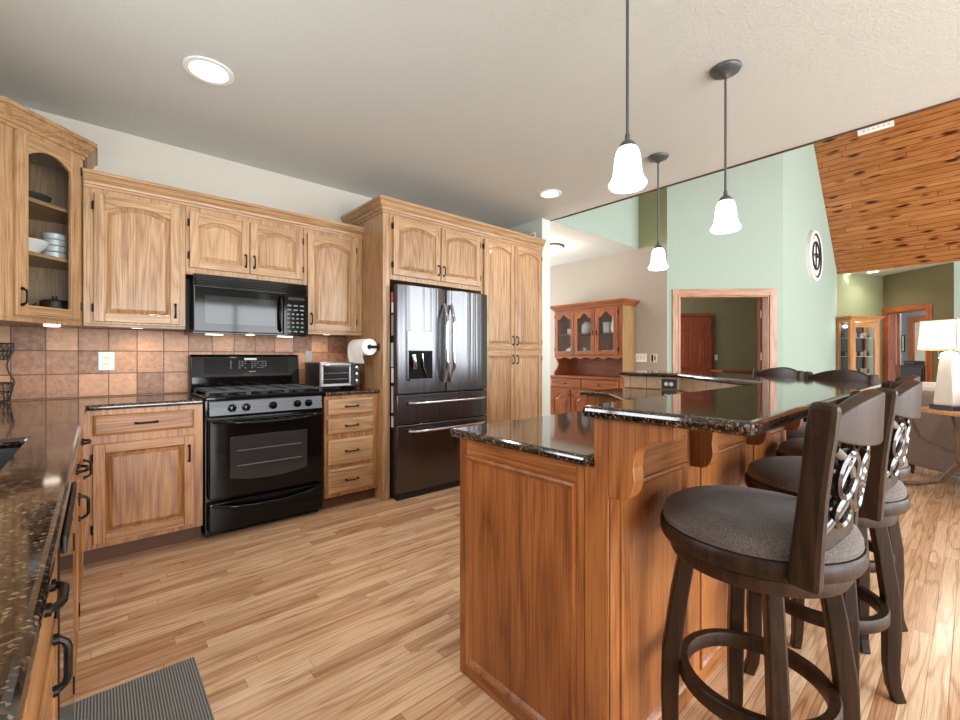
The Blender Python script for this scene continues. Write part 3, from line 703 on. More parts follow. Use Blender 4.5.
for gx in (-.25, .0, .25):
    b = MB(); w = .118
    for x in (gx-w, gx, gx+w): b.bar([(x, .05, .952), (x, .52, .952)], (.011, .012))
    for y in (.05, .17, .285, .40, .52): b.bar([(gx-w, y, .952), (gx+w, y, .952)], (.011, .012), (0, 0, 1))
    for x in (gx-w, gx+w):
        for y in (.05, .52): b.box(x-.008, x+.008, y-.008, y+.008, .9265, .952)
    b.build('burner_grate', iron, t)
    for y in (.16, .41): MB().lathe([(.0001, 0), (.045, 0), (.045, .008), (.03, .014), (.0001, .015)], (gx, y, .9262), 18).build('burner', iron, t, smooth=True)

# ------------------------------------------------------------------ over-the-range microwave
t = thing('microwave', 'black over-the-range microwave mounted under the short oak cabinet', 'microwave', (.862, 3.455, 1.343))
MB().box(-.378, .378, .03, .44, 0, .405).build('body', black, t, bevel=.004)
b = MB()
b.box(-.378, .378, .012, .03, .325, .405)
for k in range(6): b.box(-.36, .36, .002, .012, .332+k*.012, .338+k*.012)
b.build('vent_grille', black, t, bevel=.001)
d = MB().box(-.378, .195, 0, .03, .012, .318).build('door', black, t, bevel=.006)
MB().box(-.315, .135, -.002, -.0001, .07, .262).build('window', plain('microwave_window', (40, 41, 42), .06, spec=.35), d)
MB().tube([(.17, .0, .035), (.17, -.032, .05), (.17, -.04, .16), (.17, -.032, .28), (.17, .0, .295)], .011, 10).build('handle', black, d, smooth=True)
b = MB(); b.box(.2, .378, 0, .03, .012, .318); b.mi = 1
for r in range(7):
    for c in range(4):
        if r in (0, 1) or r == 6:
            if c < 3: b.box(.222+c*.047, .222+c*.047+.03, -.0012, -.0001, .03+(6-r)*.033, .03+(6-r)*.033+.011)
        else: b.box(.222+c*.034, .222+c*.034+.018, -.0012, -.0001, .03+(6-r)*.033, .03+(6-r)*.033+.012)
cpn = b.build('control_panel', [black, plain('grey_keys', (110, 114, 116), .5)], t)
MB().box(.23, .35, -.0012, -.0001, .276, .298).build('display', plain('dark_display', (40, 48, 48), .1), cpn)
for x in (-.24, .24): MB().box(x-.05, x+.05, .08, .14, -.004, -.0002).build('task_light', puckm, t)
point('microwave_task_light', (.855, 3.56, 1.31), 1.4, .05, (1, .86, .66))

# under-cabinet puck lights
for px, py, lab in ((.2, 3.72, 'round puck light under the large oak wall cabinet'), (-.2, 3.55, 'round puck light under the glass corner cabinet'), (1.5, 3.72, 'round puck light under the narrow oak cabinet by the refrigerator')):
    z = 1.3875 if px > 0 else 1.3715
    tag(MB().lathe([(.0001, -.012), (.03, -.012), (.036, -.009), (.036, 0), (.0001, 0)], (0, 0, 0), 20).build('puck_light', puckm, loc=(px, py, z), smooth=True), lab, 'light')
    spot('puck_lamp', (px, py, z-.02), (px, py+.08, .9), 3.5, 150, 1, .03, (1, .84, .62))

# ------------------------------------------------------------------ refrigerator
t = thing('refrigerator', 'black stainless french-door refrigerator with ice and water dispenser', 'refrigerator', (2.333, 3.09, 0))
MB().box(-.497, .492, .07, .72, .03, 1.77).box(-.48, .475, .1, .7, 0, .03).build('body', blackm, t, bevel=.004)
MB().box(-.49, .485, .03, .0695, .0, .055).build('kick_grille', blackm, t)
def fdoor(x0, x1, z0, z1, nm):
    # slightly crowned door front
    b = MB(); n = 8; rings = []
    prof = [(x0, .066), (x0, .02)]+[(x0+(x1-x0)*i/n, .02-.02*(1-(2*i/n-1)**4)) for i in range(1, n)]+[(x1, .02), (x1, .066)]
    b.prism(prof, 'z', z0, z1); return b.build(nm, bss, t, bevel=.006, smooth=True, seg=3)
dl = fdoor(-.50, -.003, .875, 1.782, 'door'); drr = fdoor(.003, .497, .875, 1.782, 'door')
d1 = fdoor(-.50, .497, .625, .868, 'drawer'); d2 = fdoor(-.50, .497, .06, .618, 'drawer')
b = MB(); b.box(-.415, -.155, -.004, .0, 1.235, 1.40); b.build('dispenser_panel', plain('dispenser_face', (120, 123, 125), .3, .7), dl, bevel=.003)
b = MB(); b.box(-.415, -.155, -.003, -.0005, .985, 1.234); b.build('dispenser_recess', plain('dispenser_dark', (8, 8, 9), .5, spec=.1), dl)
b = MB(); b.box(-.415, -.405, -.006, -.003, .985, 1.234).box(-.165, -.155, -.006, -.003, .985, 1.234).box(-.405, -.165, -.03, -.003, .985, 1.0); b.build('dispenser_tray', bss, dl)
b = MB(); b.tube([(-.36, -.012, 1.20), (-.355, -.022, 1.12), (-.35, -.012, 1.09)], .022, 10).tube([(-.27, -.01, 1.21), (-.265, -.014, 1.1), (-.22, -.012, 1.01)], .008, 8); b.build('dispenser_lever', chrome, dl, smooth=True)
def fh(parent, x, sgn):
    pts = [(x+sgn*(-.016*(1-(2*i/16-1)**2)), -.005-.055*min(1, 2.6*(1-abs(2*i/16-1))), .965+.68*i/16) for i in range(17)]
    MB().tube(pts, .013, 10, 1.3).build('handle', chrome, parent, smooth=True)
fh(dl, -.035, 1); fh(drr, .04, 1)
for pr, z in ((d1, .80), (d2, .565)):
    pts = [(-.40+.84*i/16, -.003-.05*min(1, 6*(1-abs(2*i/16-1))), z) for i in range(17)]
    MB().tube(pts, .012, 10).build('handle', chrome, pr, smooth=True)
b = MB()
for i in range(6): b.box(.36+i*.011, .36+i*.011+.007, .0165, .018, 1.735, 1.742)
b.build('badge', digits, drr)
# papers on the refrigerator's side
FX = 2.333-.4975
for nm, lab, z0, z1, y0, y1, m in (
    ('magnet', 'pink and white magnet highest on the side of the refrigerator', 1.64, 1.72, .085, .115, plain('pink_print', (206, 96, 130), .6)),
    ('note', 'small white paper note under the pink magnet on the refrigerator side', 1.55, 1.635, .08, .11, paper),
    ('photo', 'grey and pink photo print on the refrigerator side above the blue note', 1.36, 1.53, .078, .112, plain('grey_pink_print', (176, 150, 166), .5)),
    ('note', 'pale blue paper note in the middle of the refrigerator side', 1.10, 1.30, .08, .118, plain('pale_blue_paper', (188, 214, 218), .8)),
    ('note', 'white paper note hanging under the pale blue note on the refrigerator side', .97, 1.09, .078, .112, paper),
    ('leaflet', 'tall lilac striped leaflet on the refrigerator side', .72, .94, .082, .112, plain('lilac_paper', (196, 184, 200), .7)),
    ('card', 'small white and blue card lowest on the refrigerator side', .60, .69, .08, .112, plain('blue_white_card', (200, 208, 222), .6))):
    t2 = tag(MB().box(0, .002, -(y1-y0)/2, (y1-y0)/2, -(z1-z0)/2, (z1-z0)/2).build(nm, m, loc=(FX-.0022, 3.09+(y0+y1)/2, (z0+z1)/2)), lab, 'paper' if nm != 'magnet' else 'magnet', 'papers on the refrigerator side')

# ------------------------------------------------------------------ things on the range wall counters
t = thing('toaster_oven', 'silver toaster oven with three knobs on the granite counter', 'toaster oven', (1.515, 3.46, .914))
tsb = brushed('toaster_steel', (150, 150, 152), .3, 0)
b = MB(); b.box(-.175, .175, .012, .35, .02, .225); b.build('body', tsb, t, bevel=.008)
d = MB().box(-.168, .085, 0, .011, .03, .05).box(-.168, .085, 0, .011, .19, .215).box(-.168, -.15, 0, .011, .05, .19).box(.068, .085, 0, .011, .05, .19).build('door', tsb, t, bevel=.002)
MB().box(-.15, .068, .004, .008, .05, .19).build('glass_pane', plain('toaster_glass', (40, 40, 42), .06, spec=.7), d)
b = MB()
for z in (.085, .135): b.tube([(-.145, .003, z), (.063, .003, z)], .003, 6)
b.build('rack', chrome, d)
MB().tube([(-.15, 0, .2), (-.15, -.028, .2), (.067, -.028, .2), (.067, 0, .2)], .007, 8).build('handle', chrome, d, smooth=True)
c_ = MB().box(.09, .17, 0, .011, .03, .215).build('control_panel', dgrey, t, bevel=.002)
for z in (.065, .12, .175): MB().lathe([(.018, 0), (.017, .018), (.0001, .02)], (.13, 0, z), 16, axis='y').build('knob', chrome, c_, smooth=True)
for x in (-.15, .15):
    for y in (.04, .32): MB().lathe([(.012, 0), (.014, .02)], (x, y, 0), 10).build('foot', blackm, t)
tag(MB().box(-.03, .03, -.004, 0, -.055, .055).build('outlet', plain('steel_plate', (140, 142, 140), .4), loc=(1.40, 3.887, 1.18), bevel=.003), 'grey outlet plate on the tile behind the toaster oven', 'outlet')
t = thing('outlet', 'white double outlet on the tile left of the range', 'outlet', (.044, 3.888, 1.155))
MB().box(-.042, .042, -.007, 0, -.062, .062).build('plate', plain('blue_white_plate', (206, 220, 226), .35), t, bevel=.003)
s_ = MB().box(-.02, .02, -.011, -.0071, -.042, .042).build('socket', cream, t, bevel=.002)
b = MB()
for z in (-.022, .022):
    for x in (-.007, .007): b.box(x-.0015, x+.0015, -.0118, -.0111, z-.006, z+.006)
    b.box(-.002, .002, -.0118, -.0111, z-.014, z-.011)
b.build('slots', blackm, s_)
t = thing('paper_towel_holder', 'black paper towel holder fixed to the tall oak side panel', 'towel holder', (1.682, 3.42, 1.265))
MB().tube([(0, -.16, 0), (0, .16, 0)], .008, 10).build('rod', bronze, t)
for y in (-.158, .158): MB().tube([(0, y, 0), (.070, y, 0)], .011, 8).build('arm', bronze, t)
MB().box(.062, .0725, -.17, .17, -.03, .03).build('bracket', bronze, t, bevel=.004)
t = thing('paper_towel_roll', 'white paper towel roll on the black holder beside the refrigerator panel', 'paper towels', (1.682, 3.42, 1.265))
b = MB(); b.lathe([(.022, -.135), (.066, -.135), (.068, -.13), (.068, .13), (.066, .135), (.022, .135), (.022, -.135)], (0, 0, 0), 36, axis='y'); b.build('roll', paper, t, smooth=True)
b = MB(); pr = [(-.0685*math.cos(a), -.0685*math.sin(a)) for a in [0, .15, .3]]
pr = [(-.0687, .0), (-.0705, -.04), (-.066, -.08), (-.055, -.115), (-.05, -.135)]
pr2 = [(x+.0018, z) for x, z in pr[::-1]]
b.prism(pr+pr2, 'y', -.134, .134); b.build('loose_sheet', paper, t, smooth=True)
tag(MB().lathe([(.0001, 0), (.03, 0), (.032, .004), (.03, .09), (.022, .1), (.022, .115), (.0001, .117)], n=18).build('bottle', plain('orange_plastic', (214, 84, 34), .35), loc=(1.712, 3.6, .9145), smooth=True), 'small orange bottle on the counter in the corner beside the tall oak panel', 'bottle')
t = thing('wire_basket_stand', 'black wire two-tier basket stand in the corner of the left counter', 'basket stand', (-.475, 3.74, .9145))
def basket(z, r, h):
    b = MB()
    for zz, k in ((z, 1.0), (z+h/2, .93), (z-.0+h*.97, 1.0)):
        rr = r*(.8 if zz == z else (.9 if k == .93 else 1))
        b.tube([(rr*math.cos(2*PI*i/28), rr*math.sin(2*PI*i/28), zz) for i in range(29)], .0035, 6)
    for i in range(22):
        a0 = 2*PI*i/22
        for dd in (.28, -.28): b.tube([(r*.8*math.cos(a0), r*.8*math.sin(a0), z), (r*math.cos(a0+dd), r*math.sin(a0+dd), z+h*.97)], .0018, 5)
    for i in range(-3, 4): w = math.sqrt(max(.01, 1-(i/4)**2))*r*.8; b.tube([(i*r*.2, -w, z), (i*r*.2, w, z)], .0018, 5)
    return b.build('basket', iron, t)
basket(.008, .108, .11); basket(.255, .104, .095)
for a in (0, 2*PI/3, 4*PI/3):
    pts = [(.106, 0, .118), (.1, 0, .14), (.082, 0, .18), (.075, 0, .22), (.082, 0, .255), (.1, 0, .30), (.104, 0, .35)]
    MB().tube([(x*math.cos(a), x*math.sin(a), z) for x, y, z in pts], .004, 6).build('upright', iron, t, smooth=True)

# ------------------------------------------------------------------ kitchen island with raised bar
KY0, KY1, KX0 = .644, .692, 1.025
isl = thing('kitchen_island', 'brown oak kitchen island with paneled end, raised bar wall and carved corbels', 'kitchen island', (0, 0, 0))
b = MB(); b.prism([(KX0+.012, KY1), (2.633, KY1), (3.49, 1.549), (3.49, 2.0), (2.87, 2.0), (2.87, 1.76), (2.39, 1.28), (KX0+.012, 1.28)], 'z', 0, .883); b.build('body', isl_z, isl, bevel=.003)
b = MB(); b.prism([(KX0+.012, KY0+.012), (2.687, KY0+.012), (3.572, 1.529), (3.572, 2.03), (3.491, 2.03), (3.491, 1.5485), (2.6345, KY1-.0005), (KX0+.012, KY1-.0005)], 'z', 0, 1.019); b.build('bar_wall', isl_z, isl, bevel=.003)
def wainscot(parent, name, loc, rot, w, z0, z1, sl, sr, sb, st_, mz, mx):
    b = MB(); b.box(0, sl, 0, .0118, z0, z1); b.box(w-sr, w, 0, .0118, z0, z1); b.mi = 1
    b.box(sl, w-sr, .0004, .0118, z0, z0+sb); b.box(sl, w-sr, .0004, .0118, z1-st_, z1)
    o = b.build(name, [mz, mx], parent, loc=loc, rot=rot, bevel=.002)
    q = lambda k, y: [(sl+k, y, z0+sb+k), (w-sr-k, y, z0+sb+k), (w-sr-k, y, z1-st_-k), (sl+k, y, z1-st_-k)]
    MB().loops([q(-.002, .008), q(0, -.006), q(.008, -.008), q(.016, -.002), q(.024, .006), q(.03, .006)], False, True).build('panel', mz, o)
    return o
wainscot(isl, 'end_panel', (KX0, 1.28, 0), -PI/2, .558, 0, .883, .04, .028, .05, .06, isl_z, isl_x)
MB().prism([(KY0, 0), (.721, 0), (.721, .883), (KY1-.001, .883), (KY1-.001, 1.019), (KY0, 1.019)], 'x', KX0-.001, KX0+.0118).build('corner_post', isl_z, isl, bevel=.004)
xs = [KX0, 1.555, 2.115, 2.69]
wainscot(isl, 'side_panel', (2.693, KY0, 0), PI/4, 1.245, 0, 1.019, .055, .055, .07, .19, isl_z, isl_x)
for i in range(3): wainscot(isl, 'side_panel', (xs[i], KY0, 0), 0, xs[i+1]-xs[i]-.001, 0, 1.019, .055, .055, .07, .19, isl_z, isl_x)
def corbel_poly():
    P = [(KY0, 1.0185), (.468, 1.0185), (.468, .985)]
    for i in range(1, 9):   # concave sweep in
        a = PI/2*i/8; P.append((.472+.098*math.sin(a), .98-.055*(1-math.cos(a))))
    P += [(.573, .90), (.57, .865)]
    for i in range(1, 8):
        a = PI/2*i/7; P.append((.572+.035*(1-math.cos(a)), .86-.05*math.sin(a)))
    P += [(KY0, .808)]
    return P
for x in (KX0-.001, 1.53, 2.09, 2.638): MB().prism(corbel_poly(), 'x', x, x+.05).build('corbel', isl_z, isl, bevel=.003)
b = MB(); b.prism([(2.6215, .6935), (2.633, .6935), (3.4905, 1.551), (3.4905, 2.03), (3.4785, 2.03), (3.4785, 1.5505)], 'z', .9142, 1.019); b.build('tile_strip', tile_i, isl)
slab('countertop', [(.995, .6925), (2.6195, .6925), (3.4775, 1.5505), (3.4775, 2.04), (2.83, 2.04), (2.83, 1.78), (2.36, 1.31), (.995, 1.31)], .884, .914, None, 'lower brown black granite counter of the island behind the bar')
slab('bar_counter', [(.988, .29), (2.84, .29), (3.95, 1.40), (3.95, 2.06), (3.43, 2.06), (3.43, 1.55), (2.588, .708), (.988, .708)], 1.02, 1.053, None, 'raised brown black granite bar top of the island', 'countertop', .014)
t = thing('outlet', 'black outlet with two white sockets on the island tile strip', 'outlet', (3.4778, 1.63, .963), -PI/2)
MB().box(-.062, .062, -.006, 0, -.04, .04).build('plate', plain('dark_pewter_plate', (62, 60, 60), .4), t, bevel=.002)
for x in (-.021, .021): MB().lathe([(.0001, 0), (.0165, 0), (.0165, .004), (.0001, .004)], (x, -.006, 0), 16, axis='y').build('socket', white, t)

# ------------------------------------------------------------------ swivel bar stools (local: faces +y, back at -y)
def make_stool(label, loc, rot, legrot, group='bar stools around the island'):
    t = thing('bar_stool', label, 'bar stool', loc, rot, group)
    for k in range(4):
        a = legrot+PI/4+k*PI/2; c, s_ = math.cos(a), math.sin(a)
        pr = [(.158, .66), (.182, .52), (.203, .36), (.207, .24), (.205, .12), (.212, .05), (.228, 0)]
        MB().bar([(c*r, s_*r, z) for r, z in pr], [(.036, .042), (.038, .044), (.040, .046), (.040, .045), (.036, .041), (.032, .038), (.032, .036)], up=(c, s_, .2)).build('leg', stoolw, t, bevel=.005)
    MB().lathe([(.160, .302), (.181, .302), (.185, .308), (.185, .338), (.181, .344), (.160, .344), (.157, .338), (.157, .308), (.160, .302)], n=48).build('foot_ring', stoolw, t, smooth=True)
    MB().lathe([(.0001, .642), (.188, .642), (.2, .647), (.206, .66), (.204, .68), (.196, .686), (.0001, .686)], n=44).build('swivel_base', stoolw, t, smooth=True)
    MB().lathe([(.0001, .6865), (.215, .6865), (.226, .692), (.231, .704), (.231, .728), (.227, .734), (.0001, .734)], n=52).build('seat_frame', stoolw, t, smooth=True)
    cu = MB().lathe([(.0001, .7345), (.213, .7345), (.221, .742), (.223, .752), (.216, .768), (.19, .784), (.14, .796), (.08, .802), (.0001, .804)], n=52).build('seat_cushion', seatf, t, smooth=True)
    MB().lathe([(.219+.005*math.cos(2*PI*i/8), .739+.005*math.sin(2*PI*i/8)) for i in range(9)], n=52).build('piping', seatf, cu, smooth=True)
    P = lambda s_, u: (s_*(.192+.028*u), -.152-.03*u-.012*u*u, .692+.40*u)
    for s_ in (-1, 1):
        pts = [P(s_, u) for u in (0, .12, .3, .5, .7, .85, 1.0)]
        MB().bar(pts, [(.034, .062), (.034, .060), (.032, .056), (.030, .052), (.030, .052), (.032, .054), (.034, .05)], up=(0, 1, .2)).build('back_post', stoolw, t, bevel=.012)
    n = 20; rings = []
    for i in range(n+1):
        q = -1+2*i/n; x = q*.215; k = 1-q*q
        zt = 1.058+.05*k**.8+.004; zb = 1.018-.028*k**.9; y = -.190-.045*k
        th = .013+.006*k
        rings.append([(x, y-th, zb), (x, y+th, zb+.004), (x, y+th-.006, zt-.004), (x, y-.002, zt), (x, y-th-.004, zt-.008)])
    MB().loops(rings).build('top_rail', stoolw, t, bevel=.003, smooth=True)
    rings = []
    for i in range(13):
        q = -1+2*i/12; x = q*.178; k = 1-q*q; y = -.15-.038*k
        rings.append([(x, y-.013, .762), (x, y+.013, .762), (x, y+.011, .81), (x, y-.014, .812)])
    MB().loops(rings).build('lower_rail', stoolw, t, bevel=.003, smooth=True)
    # carved splat: scrolled ovals between the rails
    def S(x, u): return (x, -.16-.024*u-.038*(1-(x/.2)**2), .81+.18*u)
    b = MB()
    def oval(cx, cu_, rx, ru, r): b.tube([S(cx+rx*math.cos(2*PI*i/24), cu_+ru*math.sin(2*PI*i/24)) for i in range(25)], r, 8, 1.35)
    oval(0, .5, .055, .36, .011); oval(0, .5, .024, .16, .012)
    for s_ in (-1, 1):
        oval(s_*.098, .66, .04, .27, .010); oval(s_*.092, .2, .034, .17, .010)
        b.tube([S(s_*(.165-.11*math.sin(PI*i/14)), i/14) for i in range(15)], .010, 8, 1.3)
        b.tube([S(s_*(.03+.1*i/14), .5+.42*math.sin(PI*i/14)*(1 if i < 8 else .8)) for i in range(15)], .008, 8, 1.3)
    b.build('carved_splat', splatw, t, smooth=True)
    return t
st = make_stool('dark swivel bar stool with tweed seat nearest the viewer at the island end', (1.32, .39, 0), 0, math.radians(-15))
dup(st, (1.95, .365, 0), math.radians(1), 'second dark swivel bar stool along the island, directly behind the nearest one')
dup(st, (2.50, .402, 0), 0, 'third dark swivel bar stool along the island, only its arched rail showing behind the second')
dup(st, (3.03, .635, 0), math.radians(50), 'dark stool at the bar corner, its rail mirrored in the bar below the clock')
dup(st, (3.46, 1.04, 0), math.radians(50), 'farthest dark stool, its rail mirrored in the bar in front of the cased opening')

# ------------------------------------------------------------------ pendants and ceiling lights
def pendant(label, x, y):
    t = thing('pendant_light', label, 'pendant light', (x, y, ZC), 0, 'pendants over the island')
    MB().lathe([(.0001, -.052), (.012, -.05), (.02, -.04), (.045, -.028), (.07, -.018), (.076, -.008), (.076, 0), (.0001, 0)], n=28).build('canopy', pend, t, smooth=True)
    MB().tube([(0, 0, -.05), (.004, 0, -.062), (-.004, 0, -.075), (0, 0, -.09)], .006, 8).tube([(0, 0, -.085), (0, 0, -.67)], .0062, 10).build('rod', pend, t, smooth=True)
    MB().lathe([(.0065, -.655), (.010, -.665), (.011, -.685), (.022, -.692), (.032, -.706), (.036, -.722), (.0001, -.722)], n=24).build('socket_cap', pend, t, smooth=True)
    ZS = lambda z: -.875+(z+.885)*.8
    prof = [(.034, -.682), (.043, -.69), (.052, -.715), (.057, -.75), (.060, -.79), (.065, -.825), (.074, -.85), (.082, -.862), (.083, -.872), (.076, -.885), (.07, -.885), (.068, -.86), (.058, -.82), (.052, -.75), (.046, -.71), (.03, -.69)]
    MB().lathe([(r_*.9, ZS(z_)) for r_, z_ in prof], n=32).build('glass_shade', glowglass, t, smooth=True)
    MB().sphere((0, 0, -.80), .028, 14).build('bulb', bulb, t, smooth=True)
    spot('pendant_lamp', (x, y, ZC-.87), (x, y, 0), 12, 150, 1, .05)
    return t
pendant('nearest and largest bell glass pendant, its rod running out of the top of the frame', 1.60, .92)
pendant('right bell glass pendant with its pewter canopy showing on the pale ceiling', 2.545, .885)
pendant('farthest and smallest bell glass pendant, in front of the mint wall corner', 3.27, 1.62)
def downlight(label, x, y, r=.105, pw=18, tilt=None):
    t = thing('recessed_light', label, 'ceiling light', (x, y, ZC), 0, 'recessed ceiling lights')
    MB().lathe([(r*.72, -.002), (r*.78, -.008), (r, -.006), (r, 0), (r*.72, 0), (r*.72, -.002)], n=32).build('trim_ring', white, t, smooth=True)
    MB().lathe([(.0001, -.003), (r*.73, -.003), (r*.73, 0), (.0001, 0)], n=28).build('lens', bulb, t)
    spot('downlight_lamp', (x, y, ZC-.02), (x, y, 0), pw, 140, 1, .07)
downlight('large recessed ceiling light above the range wall cabinets', .455, 2.75, .12, 26)
downlight('recessed ceiling light above the pantry', 3.24, 2.67, .11, 26)
downlight('recessed ceiling light by the far pine ceiling, right one of two', 10.66, 1.22, .11, 26)
downlight('recessed ceiling light by the far pine ceiling, left one of two near the clock wall', 10.62, 1.60, .09, 22)
t = thing('flush_ceiling_light', 'round flush dome ceiling light in the dining nook', 'ceiling light', (4.80, 3.93, ZC))
MB().lathe([(.0001, -.03), (.16, -.03), (.18, -.02), (.18, 0), (.0001, 0)], n=32).build('base', pend, t, smooth=True)
MB().lathe([(.155, -.0305), (.155, -.045), (.14, -.08), (.09, -.11), (.03, -.125), (.0001, -.127)], n=32).build('glass_dome', emis('lit_dome_glass', (255, 246, 230), 4), t, smooth=True)
point('dome_lamp', (4.80, 3.93, 2.52), 11, .12)

# ------------------------------------------------------------------ dining nook hutch
t = thing('china_hutch', 'reddish oak china hutch with three arched glass doors against the taupe wall', 'hutch', (5.40, 4.44, 0), -PI/2)
hb = MB(); hb.box(-.02, 1.22, .02, .452, .06, .862); hb.box(0, 1.2, .06, .44, 0, .06); hb.build('base', cher_z, t, bevel=.004)
MB().box(-.045, 1.245, -.015, .452, .863, .89).build('worktop', cher_x, t, bevel=.007)
for x0, x1 in ((.01, .57), (.60, 1.18)):
    d = drawer(t, x0, x1, .71, .84, cher_x, 0)
    d.location.y = .02
    MB().lathe([(.006, 0), (.006, .012), (.014, .018), (.012, .026), (.0001, .028)], ((x0+x1)/2, -.021, .775), 12, axis='y').build('knob', bronze, d, smooth=True)
for x0, x1, h in ((.01, .385, 'L'), (.405, .785, 'R'), (.805, 1.18, 'R')):
    d = cab_door(t, x0, x1, .09, .68, cher_z, cher_x, arch=.07, scallop=True, hinge=h, hz=None, st=.06); d.location.y = .02
    MB().lathe([(.005, 0), (.005, .012), (.012, .018), (.0001, .024)], (x1-.03 if h == 'L' else x0+.03, -.021, .60), 10, axis='y').build('knob', bronze, d, smooth=True)
U0 = .10
b = MB(); b.box(.0, .022, U0, .452, 1.2, 1.905); b.box(1.178, 1.2, U0, .452, 1.2, 1.905); b.box(.022, 1.178, U0, .452, 1.2, 1.222); b.box(.022, 1.178, U0, .452, 1.883, 1.905)
b.box(.022, 1.178, .435, .452, 1.222, 1.883); b.box(1.132, 1.178, U0, .12, 1.222, 1.883); b.build('upper_case', [cher_z], t, bevel=.002)
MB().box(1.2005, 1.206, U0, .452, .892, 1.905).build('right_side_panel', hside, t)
MB().box(.022, 1.178, U0+.03, .434, 1.52, 1.536).build('shelf', cher_x, t)
MB().box(.022, 1.178, .43, .451, .891, 1.1995).build('back_board', cher_x, t)
for x in (.0, 1.172):
    P = [(.452, .891), (.452, 1.1995), (U0, 1.1995), (U0, 1.17)]+[(U0+.03+.045*math.sin(PI*i/8), 1.16-.022*i) for i in range(9)]+[(U0-.02, .95), (U0-.02, .891)]
    MB().prism(P, 'x', x, x+.028).build('bracket_side', cher_z, t, bevel=.002)
P = [(.0, 1.1995), (1.2, 1.1995)]+[(1.2-1.2*i/60, 1.162+.014*math.cos(i*PI/5)) for i in range(61)]
MB().prism(P, 'y', U0-.005, U0+.016).build('scalloped_apron', cher_x, t)
for x0, x1, h in ((.02, .388, 'L'), (.398, .758, 'L'), (.768, 1.13, 'R')):
    d = cab_door(t, x0, x1, 1.212, 1.893, cher_z, cher_x, arch=.075, scallop=True, hinge=h, hz=None, glass=True, st=.058); d.location.y = U0
    MB().box(0, .014, -.027, -.021, 1.5, 1.57).build('latch', bronze, d, loc=((x0+.02) if h == 'R' else (x1-.034), 0, 0)) if h == 'R' or x0 > .3 else None
MB().sweep([(-.0, .4515), (.0, U0), (1.206, U0), (1.206, .4515)], CROWN(1.9055, .085, .07)).build('crown', cher_x, t)
def hw(x, y, z): p = loc2((5.40, 4.44), -PI/2, x, y); return (p[0], p[1], z)
cup = [(.0001, 0), (.03, 0), (.04, .02), (.043, .075), (.039, .075), (.035, .02), (.0001, .008)]
jar = [(.0001, 0), (.05, 0), (.062, .02), (.062, .11), (.05, .13), (.035, .135), (.035, .15), (.0001, .15)]
dish = [(.0001, 0), (.05, 0), (.075, .02), (.09, .055), (.085, .058), (.05, .015), (.0001, .01)]
tur = [(.0001, 0), (.04, 0), (.07, .02), (.08, .05), (.065, .075), (.03, .09), (.012, .095), (.016, .11), (.0001, .115)]
pit = [(.0001, 0), (.05, 0), (.06, .05), (.05, .11), (.042, .15), (.05, .18), (.046, .18), (.038, .15), (.0001, .13)]
cand = [(.0001, 0), (.045, 0), (.05, .09), (.05, .13), (.0001, .13)]
for nm, prof, x, y, z, m, lab, s_ in (
    ('cup', cup, .20, .24, 1.5365, china, 'white cup on the upper shelf of the hutch behind its left door, standing left', 1.15),
    ('cup', cup, .29, .24, 1.5365, china, 'white cup on the upper shelf of the hutch behind its left door, standing right', 1.15),
    ('cup', cup, .285, .26, 1.626, china, 'white cup stacked on another behind the left hutch door', 1.0),
    ('tureen', tur, .23, .22, 1.2225, china, 'white lidded dish on the bottom of the hutch behind its left door', 1.1),
    ('jar', jar, .51, .24, 1.5365, chinab, 'grey white jar on the upper hutch shelf behind the middle door', 1.2),
    ('pitcher', pit, .66, .24, 1.5365, china, 'white and pink pitcher on the upper hutch shelf behind the middle door', .9),
    ('canister', cand, .50, .22, 1.2225, chinab, 'small grey canister on the bottom of the hutch behind the middle door', .8),
    ('serving_bowl', dish, .62, .24, 1.2225, chinab, 'wide grey bowl on the bottom of the hutch behind the middle door', 1.1),
    ('canister', cand, .87, .24, 1.5365, chinab, 'grey white canister on the upper hutch shelf behind the right door', 1.2),
    ('pitcher', pit, 1.02, .24, 1.5365, china, 'tall white pitcher on the upper hutch shelf behind the right door', 1.4),
    ('serving_bowl', dish, .87, .24, 1.2225, china, 'white bowl on the bottom of the hutch behind the right door, left of its neighbour', 1.0),
    ('tureen', tur, 1.03, .24, 1.2225, china, 'white lidded dish on the bottom of the hutch behind the right door', .9)):
    o = tag(MB().lathe([(r*s_, zz*s_) for r, zz in prof], n=20).build(nm, m, loc=hw(x, y, z), smooth=True), lab, nm.replace('_', ' '), 'china in the hutch')
# switches on the taupe wall
t = thing('light_switch', 'white three-gang switch plate on the taupe wall right of the hutch', 'switch', (XD, 3.155, 1.17), -PI/2)
MB().box(-.085, .085, -.007, 0, -.06, .06).build('plate', white, t, bevel=.003)
for x in (-.05, 0, .05): MB().box(x-.014, x+.014, -.012, -.0071, -.03, .03).build('rocker', cream, t, bevel=.002)
t = thing('light_switch', 'ivory and brown switch plate on the taupe wall next to the mint corner', 'switch', (XD, 2.966, 1.165), -PI/2)
MB().box(-.05, .05, -.007, 0, -.06, .06).build('plate', cream, t, bevel=.003)
MB().box(-.03, -.005, -.012, -.0071, -.05, .05).build('dark_rocker', dresser_w, t); MB().box(.015, .03, -.012, -.0071, -.03, .03).build('rocker', dresser_w, t)
p = loc2(C0, R45, 2.27, 3.5)
t = thing('light_switch', 'small cream switch on the olive wall beside the cherry door', 'switch', (p[0], p[1], 1.17), R45)
MB().box(-.04, .04, -.008, 0, -.06, .06).build('plate', cream, t, bevel=.003); MB().box(-.008, .008, -.014, -.0081, -.015, .015).build('toggle', white, t)

